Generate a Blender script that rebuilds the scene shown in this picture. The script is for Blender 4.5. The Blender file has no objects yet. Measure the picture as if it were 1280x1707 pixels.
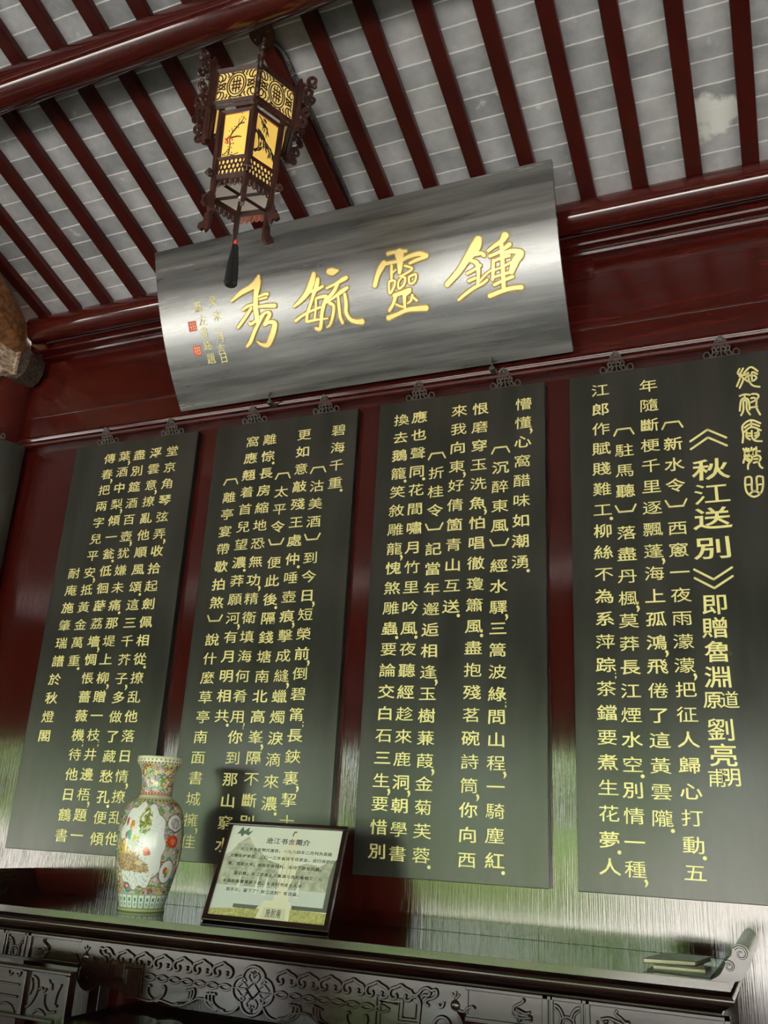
import bpy, math, random
import numpy as np
from mathutils import Vector, Matrix
random.seed(7)
C = bpy.context.scene.collection
S = bpy.context.scene
PI = math.pi
EYE = 1.55          # everything below is written relative to the eye height, floor at z = 0

# ------------------------------------------------------------------ camera
cam_d = bpy.data.cameras.new('camera'); cam = bpy.data.objects.new('camera', cam_d); C.objects.link(cam)
cam_d.sensor_fit = 'HORIZONTAL'; cam_d.sensor_width = 36.0; cam_d.lens = 36.0*1503.9218/1280.0
cam_d.clip_start = 0.05
F = Vector((-0.38288537, 0.86135336, 0.33387)); R_ = Vector((0.9198927, 0.38868416, 0.05217315)); U_ = Vector((0.08483046, -0.32710091, 0.94117415))
m3 = Matrix((R_, U_, -F)).transposed()
cam.matrix_world = Matrix.Translation((0, -3.7, EYE)) @ m3.to_4x4()
S.camera = cam

# ------------------------------------------------------------------ daylight
w = bpy.data.worlds.new('sky'); S.world = w; w.use_nodes = True
bg = w.node_tree.nodes['Background']; bg.inputs[0].default_value = (0.93, 0.97, 1.0, 1); bg.inputs[1].default_value = 9.0
sun_d = bpy.data.lights.new('sun', 'SUN'); sun_d.energy = 34.0; sun_d.angle = 0.05; sun_d.color = (1, 0.96, 0.9)
sun = bpy.data.objects.new('sun', sun_d); C.objects.link(sun); sun.rotation_euler = (math.radians(-28), math.radians(12), 0); sun.location = (0, 0, 12)
FY = -6.7           # the open front of the hall
LZ = 2.5            # underside of its lintel
por_d = bpy.data.lights.new('front_opening_portal', 'AREA'); por_d.shape = 'RECTANGLE'; por_d.size = 19; por_d.size_y = LZ
por_d.cycles.is_portal = True
por = bpy.data.objects.new('front_opening_portal', por_d); C.objects.link(por); por.location = (-1.5, FY-0.2, LZ/2); por.rotation_euler = (PI/2, 0, 0)
S.view_settings.view_transform = 'Standard'; S.view_settings.look = 'None'; S.view_settings.gamma = 1.0; S.view_settings.use_curve_mapping = False
S.view_settings.exposure = 0.3
S.cycles.use_denoising = True
S.cycles.max_bounces = 10; S.cycles.diffuse_bounces = 5; S.cycles.glossy_bounces = 4; S.cycles.sample_clamp_indirect = 8.0
S.cycles.caustics_reflective = False; S.cycles.caustics_refractive = False

# ------------------------------------------------------------------ writing: columns (text, x0, z0, x1, z1, punctuation), strokes in metres
COLS={1:[('堂京角琴弦弄收拾起劍佩相從撩乱他落日情撩乱他',-2.9318,1.9053,-2.9622,-0.0964,'5,12.18,'),('浮雲意撩亂他順風頌這三千芥子多做了藏愁孔便傾',-3.0413,1.9083,-3.0518,-0.101,'2,8.13,19.'),('盡別筵酒百壺犹嫌未痛那堤上柳贈一枝井邊梧題一',-3.1521,1.9082,-3.1741,-0.0933,'5,9.13,16;19,'),('葉酒中梨傾一瓮低徊薜荔墻惆悵薔薇機待他日鶴書',-3.2553,1.9133,-3.2695,-0.0965,'0,3,6.11,16;'),('傳春把兩字兒平安抵黃金萬重',-3.3585,1.9099,-3.3727,0.762,'1,7,12.'),('耐庵施肇瑞譜於秋燈閣',-3.4743,1.2427,-3.484,0.3763,'')],2:[('碧海千重',-1.918,1.8981,-1.9166,1.6115,'3.'),('[沽美酒]到今日短榮前倒碧筩長鋏裏挈士',-2.0172,1.6988,-2.0285,0.0188,'7,10,13;16,'),('更如意敲殘王處仲唾壺痕擊成縫蠟燭淚滴來濃',-2.1145,1.8985,-2.126,0.093,'7.10,13,19.'),('[太平令]便此後隔錢塘南北高峯隔不斷別',-2.2177,1.6881,-2.2316,0.0098,'7.14,'),('離悰長房縮地恐無功精衛填海何肴用你到那山窮水',-2.3175,1.8972,-2.3453,-0.0922,'1.8,15?'),('窩應翹着首兒望濃莽願河有月明相共',-2.4217,1.8975,-2.4248,0.4782,'7.10,15.'),('[離亭宴帶歇拍煞]說什麼草亭南面書城擁佳',-2.527,1.6879,-2.5317,-0.0876,'18,')],3:[('懵懂心窩醋味如潮湧',-0.9667,1.9065,-0.9813,1.1433,'1,8.'),('[沉醉東風]經水驛三篙波綠問山程一騎塵紅',-1.074,1.6931,-1.0828,-0.0842,'8,12;15,19.'),('恨磨穿玉洗魚怕唱徹瓊簫風盡抱殘茗碗詩筒你向西',-1.1749,1.9119,-1.1972,-0.0876,'5,11.18,'),('來我向東好倩箇青山互送',-1.28,1.9161,-1.2949,0.9574,'3,10.'),('[折桂令]記當年邂逅相逢玉樹蒹葭金菊芙蓉',-1.3857,1.7005,-1.3935,-0.0821,'11,15,19.'),('應也聲同花間嘯月竹里吟風夜聽經趁來鹿洞朝學書',-1.4827,1.9103,-1.4983,-0.0811,'3.11.18,'),('換去鵝籠笑敘雕龍愧煞雕蟲要論交白石三生要惜別',-1.5774,1.9078,-1.5894,-0.0758,'3.7,11.18,')],4:[('[新水令]西窻一夜雨濛濛把征人歸心打動五',-0.3137,1.7179,-0.327,-0.0806,'11,18.'),('年隨斷梗千里逐飄蓬海上孤鴻飛倦了這黃雲隴',-0.4048,1.9146,-0.4333,0.1029,'8,12,19.'),('[駐馬聽]落盡丹楓莫莽長江煙水空別情一種',-0.5177,1.7128,-0.539,-0.0819,'8,15.19,'),('江郎作賦賤難工柳絲不為系萍踪茶鐺要煮生花夢人',-0.6143,1.924,-0.6324,-0.0784,'6.13;20.')]}
TITLE=[('<',-0.1732,1.6286),('秋',-0.1734,1.4905),('江',-0.1759,1.3819),('送',-0.1795,1.2754),('別',-0.1846,1.1496),('>',-0.191,1.023),('即',-0.1936,0.9161),('贈',-0.1977,0.8218),('魯',-0.1942,0.728),('淵',-0.2009,0.6294),('原',-0.2257,0.5425),('道',-0.1658,0.5422),('劉',-0.2036,0.4307),('亮',-0.2019,0.3374),('甫',-0.2292,0.2544),('明',-0.1798,0.2589)]
SEAL=[[(-0.0266,1.9364),(-0.0355,1.9177),(-0.0287,1.9085),(-0.009,1.9034),(0.0067,1.9129)],[(-0.0124,1.9361),(-0.0259,1.9121)],[(-0.0117,1.9118),(0.0169,1.9373),(0.0431,1.913)],[(-0.0308,1.9028),(-0.0153,1.8863),(-0.0334,1.8452)],[(-0.0284,1.8904),(-0.0435,1.8547)],[(-0.0104,1.8855),(0.0038,1.8973),(0.0269,1.8956),(0.0357,1.8822),(0.02,1.8708),(0.0181,1.889),(0.0216,1.9125),(0.0404,1.8994)],[(-0.0105,1.8836),(0.005,1.8691),(0.0113,1.8661)],[(0.0049,1.9111),(0.0057,1.879),(0.0109,1.8602),(0.023,1.8465),(0.0454,1.839)],[(-0.0361,1.8079),(-0.0159,1.8128),(0.0052,1.8077)],[(-0.016,1.8108),(-0.0172,1.7952)],[(-0.0404,1.7397),(-0.032,1.7856),(-0.0172,1.7952),(-0.0033,1.7833),(-0.0017,1.7401)],[(-0.0371,1.7178),(-0.0262,1.7416),(-0.0233,1.7804),(-0.0163,1.7853),(-0.0112,1.7766),(-0.0129,1.7436),(-0.0019,1.7167)],[(0.012,1.8106),(0.0298,1.8079),(0.0371,1.797),(0.026,1.781),(0.0057,1.7722)],[(0.0072,1.7916),(0.0203,1.7916),(0.0273,1.7769),(0.0249,1.746),(0.0367,1.7114)],[(0.0039,1.749),(0.0285,1.7504)],[(-0.0406,1.5935),(-0.0349,1.6286),(-0.0349,1.6695),(-0.0016,1.6916),(0.0344,1.6722)],[(-0.0285,1.6602),(-0.0019,1.6747),(0.0294,1.6597)],[(-0.0001,1.6841),(-0.0016,1.665)],[(-0.032,1.6402),(-0.001,1.6602),(0.0338,1.64)],[(-0.0217,1.6413),(-0.0235,1.6176),(-0.0104,1.604)],[(-0.0193,1.6338),(-0.0082,1.6323)],[(-0.0202,1.6219),(-0.0091,1.6205)],[(-0.0012,1.6434),(-0.0025,1.6149),(0.0082,1.5969),(0.0339,1.5913)],[(0.0218,1.6404),(0.0243,1.621),(0.009,1.6063)],[(0.0088,1.6301),(0.0211,1.6321)],[(0.0079,1.6183),(0.0224,1.6224)],[(-0.0396,1.5672),(-0.0349,1.5477),(-0.0382,1.5316)],[(-0.0283,1.5682),(-0.0309,1.5472),(-0.0185,1.5387)],[(-0.0195,1.5648),(-0.0259,1.5466),(-0.0308,1.5354)],[(-0.0081,1.5681),(-0.0117,1.5355)],[(-0.0172,1.555),(-0.0045,1.537)],[(0.0025,1.5621),(-0.0147,1.5359)],[(-0.0444,1.5029),(-0.0355,1.5266),(-0.015,1.5312),(-0.0101,1.5166),(-0.0259,1.495),(-0.0285,1.4743)],[(-0.0341,1.5193),(-0.021,1.5061)],[(-0.0257,1.5231),(-0.0165,1.5126)],[(0.01,1.5683),(0.0072,1.5333)],[(0.0085,1.5496),(0.0234,1.5478)],[(-0.0033,1.5275),(0.015,1.53),(0.0229,1.5174),(0.0149,1.5043),(-0.0054,1.4996)],[(-0.0022,1.5156),(0.0119,1.5163)],[(0.0131,1.5069),(0.0172,1.4831),(0.0263,1.4728)],[(-0.0412,1.4385),(-0.0447,1.4065),(-0.0393,1.3715),(-0.0151,1.352),(0.0117,1.3664),(0.0223,1.3996),(0.0242,1.4349)],[(-0.0412,1.4385),(-0.0194,1.4361),(-0.0212,1.388),(-0.017,1.3773),(-0.0072,1.3763),(-0.0005,1.3859),(0.0015,1.4362),(0.0242,1.4349)],[(-0.0427,1.4063),(-0.0207,1.4063)],[(0.0008,1.4029),(0.0226,1.403)],[(-0.032,1.3639),(-0.017,1.3773)],[(0.0094,1.3621),(-0.0053,1.3761)]]
BANNER=[[[(-2.246,0.615,0.0153),(-2.264,0.583,0.0382),(-2.302,0.566,0.0293),(-2.361,0.549,0.0242),(-2.423,0.517,0.0102)],[(-2.255,0.595,0.0382),(-2.262,0.564,0.0357),(-2.273,0.531,0.028),(-2.282,0.493,0.028),(-2.287,0.461,0.028),(-2.287,0.426,0.028),(-2.29,0.392,0.0229)],[(-2.26,0.513,0.0127),(-2.225,0.52,0.0153),(-2.207,0.517,0.0166)],[(-2.259,0.499,0.0102),(-2.215,0.502,0.0115)],[(-2.271,0.464,0.0115),(-2.219,0.46,0.0191),(-2.174,0.453,0.0216)],[(-2.3,0.48,0.0127),(-2.335,0.475,0.0153),(-2.362,0.463,0.0127)],[(-2.311,0.465,0.0153),(-2.349,0.429,0.0178),(-2.406,0.381,0.0153)],[(-2.295,0.398,0.0153),(-2.329,0.385,0.0153),(-2.337,0.394,0.0127)],[(-2.244,0.424,0.0153),(-2.27,0.397,0.0178),(-2.311,0.35,0.0204),(-2.346,0.301,0.0204),(-2.374,0.278,0.0153)],[(-2.274,0.413,0.0076),(-2.234,0.428,0.0127),(-2.21,0.419,0.0204),(-2.235,0.388,0.0178),(-2.254,0.367,0.0127),(-2.221,0.378,0.0178),(-2.192,0.368,0.0255),(-2.201,0.34,0.0306),(-2.224,0.301,0.0306),(-2.253,0.268,0.0255),(-2.289,0.276,0.0153),(-2.31,0.295,0.0076)]],[[(-1.936,0.57,0.0222),(-1.952,0.531,0.0349),(-1.98,0.49,0.0301),(-2.018,0.458,0.0238),(-2.068,0.43,0.0127)],[(-1.918,0.541,0.019),(-1.929,0.51,0.0254),(-1.95,0.472,0.019),(-1.98,0.419,0.0159),(-2.001,0.383,0.0159),(-2.012,0.346,0.0159)],[(-1.973,0.489,0.019),(-1.936,0.489,0.019),(-1.894,0.501,0.0127)],[(-2.073,0.359,0.0159),(-2.036,0.376,0.0143),(-1.989,0.391,0.0127),(-1.924,0.403,0.0127)],[(-1.938,0.45,0.0127),(-1.884,0.448,0.0206),(-1.904,0.412,0.0206),(-1.922,0.37,0.019),(-1.934,0.327,0.019),(-1.947,0.299,0.019),(-1.968,0.306,0.0159)],[(-1.943,0.445,0.0127),(-1.949,0.407,0.0127),(-1.967,0.348,0.0111)],[(-2.008,0.345,0.0143),(-1.952,0.346,0.0127),(-1.894,0.343,0.0095)],[(-1.856,0.565,0.0285),(-1.832,0.56,0.0349),(-1.803,0.561,0.0095)],[(-1.878,0.487,0.0111),(-1.829,0.499,0.0127),(-1.784,0.513,0.0222),(-1.762,0.519,0.019)],[(-1.81,0.505,0.019),(-1.842,0.463,0.019),(-1.878,0.437,0.019)],[(-1.885,0.419,0.0111),(-1.838,0.44,0.0143),(-1.796,0.458,0.0222),(-1.765,0.471,0.0159)],[(-1.871,0.413,0.019),(-1.852,0.397,0.0159),(-1.863,0.354,0.0159),(-1.886,0.312,0.0127),(-1.906,0.301,0.0095)],[(-1.821,0.437,0.0127),(-1.824,0.392,0.0159),(-1.826,0.341,0.0159),(-1.818,0.308,0.0159)],[(-1.784,0.443,0.0159),(-1.784,0.398,0.019),(-1.791,0.355,0.019),(-1.776,0.32,0.019),(-1.747,0.303,0.0222),(-1.713,0.297,0.0285)]],[[(-1.536,0.59,0.019),(-1.498,0.591,0.0163),(-1.441,0.585,0.0163)],[(-1.476,0.584,0.0489),(-1.477,0.55,0.0353),(-1.481,0.518,0.0272),(-1.487,0.49,0.0163)],[(-1.558,0.552,0.0272),(-1.578,0.531,0.0299),(-1.601,0.498,0.0245),(-1.622,0.453,0.0217)],[(-1.559,0.546,0.019),(-1.515,0.546,0.0163),(-1.474,0.546,0.0163),(-1.432,0.557,0.019),(-1.378,0.56,0.0217),(-1.343,0.543,0.0245)],[(-1.352,0.539,0.0163),(-1.395,0.534,0.0163),(-1.431,0.525,0.0136)],[(-1.522,0.534,0.0136),(-1.527,0.5,0.0149),(-1.532,0.464,0.0122)],[(-1.521,0.499,0.0109),(-1.502,0.509,0.0082)],[(-1.457,0.519,0.0109),(-1.42,0.499,0.0109),(-1.462,0.48,0.0109),(-1.492,0.475,0.0082)],[(-1.544,0.461,0.0109),(-1.515,0.458,0.0109),(-1.528,0.426,0.0122),(-1.549,0.405,0.0122),(-1.55,0.435,0.0109),(-1.544,0.461,0.0109)],[(-1.478,0.47,0.0095),(-1.462,0.462,0.0122),(-1.472,0.434,0.0122),(-1.5,0.418,0.0109),(-1.499,0.447,0.0095),(-1.478,0.47,0.0095)],[(-1.442,0.463,0.0109),(-1.406,0.47,0.0109),(-1.416,0.438,0.0109),(-1.443,0.432,0.0109),(-1.442,0.463,0.0109)],[(-1.531,0.391,0.019),(-1.489,0.397,0.0204),(-1.445,0.403,0.0217),(-1.474,0.384,0.0163)],[(-1.476,0.39,0.0217),(-1.481,0.353,0.0163),(-1.484,0.319,0.0136)],[(-1.523,0.385,0.019),(-1.54,0.353,0.0163),(-1.565,0.325,0.0163)],[(-1.526,0.35,0.0109),(-1.504,0.336,0.0109),(-1.485,0.33,0.0109)],[(-1.437,0.378,0.0136),(-1.449,0.353,0.0122),(-1.468,0.343,0.0082)],[(-1.438,0.37,0.0109),(-1.418,0.348,0.0136)],[(-1.577,0.292,0.0245),(-1.528,0.302,0.019),(-1.467,0.314,0.0217),(-1.376,0.306,0.0272)]],[[(-1.085,0.571,0.0362),(-1.104,0.537,0.0507),(-1.153,0.488,0.0344),(-1.195,0.444,0.029),(-1.261,0.394,0.0254)],[(-1.107,0.507,0.0217),(-1.078,0.505,0.0181),(-1.066,0.492,0.0181)],[(-1.139,0.485,0.0127),(-1.105,0.465,0.0217),(-1.103,0.421,0.0181),(-1.114,0.368,0.0145)],[(-1.157,0.427,0.0145),(-1.123,0.438,0.0145),(-1.088,0.452,0.0145)],[(-1.155,0.392,0.0145),(-1.121,0.4,0.0145)],[(-1.105,0.38,0.0109),(-1.069,0.407,0.0109),(-1.038,0.422,0.0091)],[(-1.214,0.316,0.0127),(-1.177,0.337,0.0163),(-1.134,0.357,0.0163),(-1.089,0.37,0.0145),(-1.065,0.383,0.0127)],[(-0.958,0.563,0.0362),(-0.978,0.54,0.0254),(-1.012,0.526,0.0181),(-1.046,0.509,0.0145)],[(-1.042,0.484,0.0145),(-0.994,0.495,0.0163),(-0.942,0.519,0.0217)],[(-0.98,0.526,0.0199),(-0.983,0.466,0.0199),(-0.988,0.399,0.0199),(-0.995,0.319,0.0199)],[(-0.974,0.485,0.0181),(-0.932,0.487,0.0217),(-0.895,0.47,0.029),(-0.922,0.445,0.0362),(-0.95,0.396,0.0254)],[(-1.026,0.464,0.0145),(-1.032,0.421,0.0163),(-1.041,0.378,0.0145)],[(-1.027,0.458,0.0127),(-0.987,0.467,0.0145),(-0.948,0.47,0.0145)],[(-1.024,0.42,0.0109),(-0.988,0.426,0.0109),(-0.944,0.439,0.0127)],[(-1.036,0.388,0.0127),(-0.992,0.393,0.0127),(-0.946,0.398,0.0145)],[(-1.037,0.354,0.0145),(-0.992,0.366,0.0145),(-0.945,0.375,0.0163)],[(-1.065,0.308,0.0217),(-1.002,0.321,0.0199),(-0.949,0.325,0.0199),(-0.91,0.321,0.0217)]]]
INSC=[('癸',-2.535,0.539),('未',-2.521,0.462),('一',-2.529,0.393),('月',-2.523,0.348),('吉',-2.531,0.288),('日',-2.526,0.243),('蔚',-2.629,0.524),('左',-2.612,0.451),('書',-2.614,0.389),('銘',-2.607,0.322),('題',-2.603,0.25),('#',-2.68,0.431),('#',-2.678,0.302)]

# ------------------------------------------------------------------ mesh helpers
ORG = {}
class MB:
    def __init__(s): s.v = []; s.f = []
    def add(s, vs, fs):
        n = len(s.v); s.v += [tuple(p) for p in vs]; s.f += [tuple(i+n for i in f) for f in fs]
    def box(s, x0, y0, z0, x1, y1, z1):
        s.add([(x0,y0,z0),(x1,y0,z0),(x1,y1,z0),(x0,y1,z0),(x0,y0,z1),(x1,y0,z1),(x1,y1,z1),(x0,y1,z1)],
              [(0,3,2,1),(4,5,6,7),(0,1,5,4),(1,2,6,5),(2,3,7,6),(3,0,4,7)])
    def prism(s, poly, fn, d0, d1):
        n = len(poly)
        s.add([fn(u, v, d0) for u, v in poly]+[fn(u, v, d1) for u, v in poly],
              [tuple(range(n))[::-1], tuple(range(n, 2*n))]+[(i, (i+1)%n, n+(i+1)%n, n+i) for i in range(n)])
    def tube(s, pts, r, n=8, closed=False):
        P = [Vector(p) for p in pts]; m = len(P)
        rr = r if isinstance(r, (list, tuple)) else [r]*m
        up = None; rings = []
        for i in range(m):
            if closed: t = P[(i+1)%m]-P[i-1]
            else: t = P[min(i+1, m-1)]-P[max(i-1, 0)]
            if t.length < 1e-9: t = Vector((0,0,1))
            t.normalize()
            if up is None:
                up = Vector((0,0,1)) if abs(t.z) < 0.9 else Vector((1,0,0))
            a = up-t*up.dot(t)
            if a.length < 1e-6: a = t.orthogonal()
            a.normalize(); b = t.cross(a); up = a
            rings.append([P[i]+(a*math.cos(2*PI*k/n)+b*math.sin(2*PI*k/n))*rr[i] for k in range(n)])
        vs = [p for q in rings for p in q]; fs = []
        for i in range(m if closed else m-1):
            j = (i+1) % m
            for k in range(n): fs.append((i*n+k, i*n+(k+1)%n, j*n+(k+1)%n, j*n+k))
        if not closed: fs += [tuple(range(n))[::-1], tuple((m-1)*n+k for k in range(n))]
        s.add(vs, fs)
    def lathe(s, prof, c, n=48):
        m = len(prof); vs = []
        for r, z in prof:
            for k in range(n): vs.append((c[0]+r*math.cos(2*PI*k/n), c[1]+r*math.sin(2*PI*k/n), c[2]+z))
        fs = [(i*n+k, i*n+(k+1)%n, (i+1)*n+(k+1)%n, (i+1)*n+k) for i in range(m-1) for k in range(n)]
        fs += [tuple(range(n))[::-1], tuple((m-1)*n+k for k in range(n))]
        s.add(vs, fs)
    def ball(s, c, r, n=12, m=7, sc=(1,1,1)):
        prof = [(r*math.sin(PI*i/m)+1e-5, -r*math.cos(PI*i/m)) for i in range(m+1)]
        vs = []; 
        for a, z in prof:
            for k in range(n): vs.append((c[0]+a*math.cos(2*PI*k/n)*sc[0], c[1]+a*math.sin(2*PI*k/n)*sc[1], c[2]+z*sc[2]))
        s.add(vs, [(i*n+k, i*n+(k+1)%n, (i+1)*n+(k+1)%n, (i+1)*n+k) for i in range(m) for k in range(n)])
    def ribbon(s, pts, fn, d0, d1, k=1.0):
        """a brush stroke: points (u, v, width), laid on the surface fn(u, v, height)"""
        p = smooth([(a, b, c) for a, b, c in pts]); n = len(p); L = []; Rr = []
        for i in range(n):
            a = p[max(i-1, 0)]; b = p[min(i+1, n-1)]
            tx, ty = b[0]-a[0], b[1]-a[1]; l = math.hypot(tx, ty) or 1e-9
            nx, ny = -ty/l, tx/l; h = p[i][2]*0.5*k
            L.append((p[i][0]+nx*h, p[i][1]+ny*h)); Rr.append((p[i][0]-nx*h, p[i][1]-ny*h))
            if i == 0: e0 = (-tx/l, -ty/l)
            if i == n-1: e1 = (tx/l, ty/l)
        def cap(a, b, e):
            cx, cy = (a[0]+b[0])/2, (a[1]+b[1])/2; h = math.hypot(a[0]-b[0], a[1]-b[1])/2
            dx, dy = (a[0]-cx), (a[1]-cy)
            return [(cx+dx*math.cos(t)+e[0]*h*math.sin(t)*0.8, cy+dy*math.cos(t)+e[1]*h*math.sin(t)*0.8) for t in (PI/4, PI/2, 3*PI/4)]
        # body quads, then the two end caps
        vs = [fn(u, v, d1) for u, v in L]+[fn(u, v, d1) for u, v in Rr]+[fn(u, v, d0) for u, v in L]+[fn(u, v, d0) for u, v in Rr]
        fs = []
        for i in range(n-1):
            fs += [(i, i+1, n+i+1, n+i), (2*n+i, 2*n+i+1, i+1, i), (n+i, n+i+1, 3*n+i+1, 3*n+i)]
        s.add(vs, fs)
        for poly in ([L[0]]+cap(L[0], Rr[0], e0)+[Rr[0]], [L[-1]]+cap(L[-1], Rr[-1], e1)+[Rr[-1]]):
            q = len(poly)
            s.add([fn(u, v, d1) for u, v in poly]+[fn(u, v, d0) for u, v in poly], [tuple(range(q))]+[(i, i+1, q+i+1, q+i) for i in range(q-1)])
    def build(s, name, mat, parent=None, smooth=False, bevel=0.0, origin=None, auto=None):
        me = bpy.data.meshes.new(name)
        if parent is not None: off = ORG[parent]
        elif origin is not None: off = Vector(origin)
        else:
            xs = [p[0] for p in s.v]; ys = [p[1] for p in s.v]; zs = [p[2] for p in s.v]
            off = Vector(((min(xs)+max(xs))/2, (min(ys)+max(ys))/2, min(zs)))
        me.from_pydata([(p[0]-off.x, p[1]-off.y, p[2]-off.z) for p in s.v], [], s.f)
        me.materials.append(mat)
        o = bpy.data.objects.new(name, me); C.objects.link(o)
        import bmesh
        b = bmesh.new(); b.from_mesh(me); bmesh.ops.recalc_face_normals(b, faces=b.faces); b.to_mesh(me); b.free()
        if smooth:
            me.polygons.foreach_set('use_smooth', [True]*len(me.polygons))
            if smooth != 'all':
                try: me.set_sharp_from_angle(angle=math.radians(40))
                except Exception: pass
        if bevel:
            bv = o.modifiers.new('bevel', 'BEVEL'); bv.width = bevel; bv.segments = 2; bv.limit_method = 'ANGLE'
        if parent is not None:
            o.parent = parent
        else: o.location = off
        ORG[o] = off
        return o

def smooth(p, k=4):
    """Catmull-Rom through the points (any dimension)"""
    if len(p) < 3: 
        return [tuple(p[0][j]+(p[1][j]-p[0][j])*i/k for j in range(len(p[0]))) for i in range(k+1)] if len(p) == 2 else list(p)
    o = []
    for i in range(len(p)-1):
        a, b, c, d = p[max(i-1, 0)], p[i], p[i+1], p[min(i+2, len(p)-1)]
        for q in range(k):
            t = q/k
            o.append(tuple(0.5*(2*b[j]+(c[j]-a[j])*t+(2*a[j]-5*b[j]+4*c[j]-d[j])*t*t+(3*b[j]-a[j]-3*c[j]+d[j])*t**3) for j in range(len(b))))
    o.append(tuple(p[-1])); return o
def tag(o, label, cat, group=None):
    o['label'] = label; o['category'] = cat
    if group: o['group'] = group
    return o
def thing(name, label, cat, loc, group=None):
    o = bpy.data.objects.new(name, None); C.objects.link(o); o.location = loc; o.empty_display_size = 0.1
    ORG[o] = Vector(loc); return tag(o, label, cat, group)
def struct(o): o['kind'] = 'structure'; return o
def spiral(c, r0, r1, a0, turns, n=22):
    return [(c[0]+(r0+(r1-r0)*i/n)*math.cos(a0+2*PI*turns*i/n), c[1]+(r0+(r1-r0)*i/n)*math.sin(a0+2*PI*turns*i/n)) for i in range(n+1)]

# ------------------------------------------------------------------ materials
def mat(name, col, rough=0.5, spec=0.5, metal=0.0, coat=0.0, emit=0.0):
    m = bpy.data.materials.new(name); m.use_nodes = True; b = m.node_tree.nodes['Principled BSDF']
    b.inputs['Base Color'].default_value = (*col, 1); b.inputs['Roughness'].default_value = rough
    b.inputs['Specular IOR Level'].default_value = spec; b.inputs['Metallic'].default_value = metal
    b.inputs['Coat Weight'].default_value = coat; b.inputs['Coat Roughness'].default_value = 0.12
    if emit: b.inputs['Emission Color'].default_value = (*col, 1); b.inputs['Emission Strength'].default_value = emit
    return m
def nd(m, t, **k):
    n = m.node_tree.nodes.new(t)
    for a, v in k.items():
        if hasattr(n, a): setattr(n, a, v)
        else: n.inputs[a.replace('_', ' ')].default_value = v
    return n
def lk(m, a, b): m.node_tree.links.new(a, b)
def BS(m): return m.node_tree.nodes['Principled BSDF']
def grain(m, col_a, col_b, scale=(3, 3, 0.4), nscale=6.0, bump=0.15, dist=0.004, rough=None, detail=6.0):
    """stretched noise: varies the colour between two tones and lifts a fine grain"""
    tc = nd(m, 'ShaderNodeTexCoord'); mp = nd(m, 'ShaderNodeMapping'); mp.inputs['Scale'].default_value = scale
    lk(m, tc.outputs['Object'], mp.inputs[0])
    nz = nd(m, 'ShaderNodeTexNoise', Scale=nscale, Detail=detail); lk(m, mp.outputs[0], nz.inputs['Vector'])
    cr = nd(m, 'ShaderNodeValToRGB'); cr.color_ramp.elements[0].position = 0.35; cr.color_ramp.elements[1].position = 0.68
    cr.color_ramp.elements[0].color = (*col_a, 1); cr.color_ramp.elements[1].color = (*col_b, 1)
    lk(m, nz.outputs['Fac'], cr.inputs[0]); lk(m, cr.outputs[0], BS(m).inputs['Base Color'])
    if bump:
        bp = nd(m, 'ShaderNodeBump', Strength=bump, Distance=dist); lk(m, nz.outputs['Fac'], bp.inputs['Height']); lk(m, bp.outputs[0], BS(m).inputs['Normal'])
    if rough:
        mr = nd(m, 'ShaderNodeMapRange'); mr.inputs['To Min'].default_value = rough[0]; mr.inputs['To Max'].default_value = rough[1]
        lk(m, nz.outputs['Fac'], mr.inputs['Value']); lk(m, mr.outputs[0], BS(m).inputs['Roughness'])
    return m

M_RAFTER = grain(mat('red_rafter_paint', (0.05, 0.006, 0.004), 0.32, 0.4), (0.045, 0.0055, 0.004), (0.062, 0.008, 0.005), (4, 0.6, 4), 5, 0.05)
M_BEAM = grain(mat('red_beam_lacquer', (0.06, 0.007, 0.004), 0.10, 0.8), (0.055, 0.0065, 0.004), (0.064, 0.0075, 0.005), (0.7, 3, 3), 5, 0.012, 0.002)
M_WALL = grain(mat('red_wall_lacquer', (0.04, 0.005, 0.003), 0.08, 1.0), (0.034, 0.0042, 0.003), (0.048, 0.006, 0.004), (16, 16, 0.40), 11, 0.30, 0.002, (0.06, 0.14))
M_TRIM = grain(mat('red_trim_lacquer', (0.045, 0.005, 0.003), 0.14, 0.7), (0.040, 0.0046, 0.003), (0.056, 0.0065, 0.004), (0.5, 5, 7), 8, 0.05, 0.002)
M_BOARD = mat('black_board_lacquer', (0.04, 0.038, 0.03), 0.3, 0.5)
grain(M_BOARD, (0.020, 0.020, 0.016), (0.036, 0.034, 0.028), (2.2, 2.2, 0.45), 3.2, 0.06, 0.003, (0.17, 0.30))
M_EDGE = mat('board_edge_black', (0.008, 0.008, 0.007), 0.35)
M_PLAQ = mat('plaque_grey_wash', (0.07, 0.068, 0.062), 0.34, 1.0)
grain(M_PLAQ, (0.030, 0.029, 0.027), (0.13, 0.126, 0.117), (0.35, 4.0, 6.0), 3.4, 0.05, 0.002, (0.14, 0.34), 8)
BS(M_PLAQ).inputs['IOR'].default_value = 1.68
M_GOLD = mat('gold_paint', (0.88, 0.79, 0.33), 0.42, 0.5, 0.15)
M_GOLD2 = mat('bright_gold_leaf', (0.92, 0.72, 0.26), 0.34, 0.5, 0.45)
M_GOLDD = mat('dark_gold_edge', (0.30, 0.19, 0.035), 0.45, 0.5, 0.3)
M_SEALR = mat('red_seal_paint', (0.62, 0.06, 0.045), 0.5)
M_DARKWOOD = grain(mat('dark_rosewood', (0.03, 0.012, 0.008), 0.22, 0.55), (0.012, 0.005, 0.004), (0.026, 0.010, 0.007), (0.8, 6, 6), 6, 0.04, 0.002, (0.10, 0.20))
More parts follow.
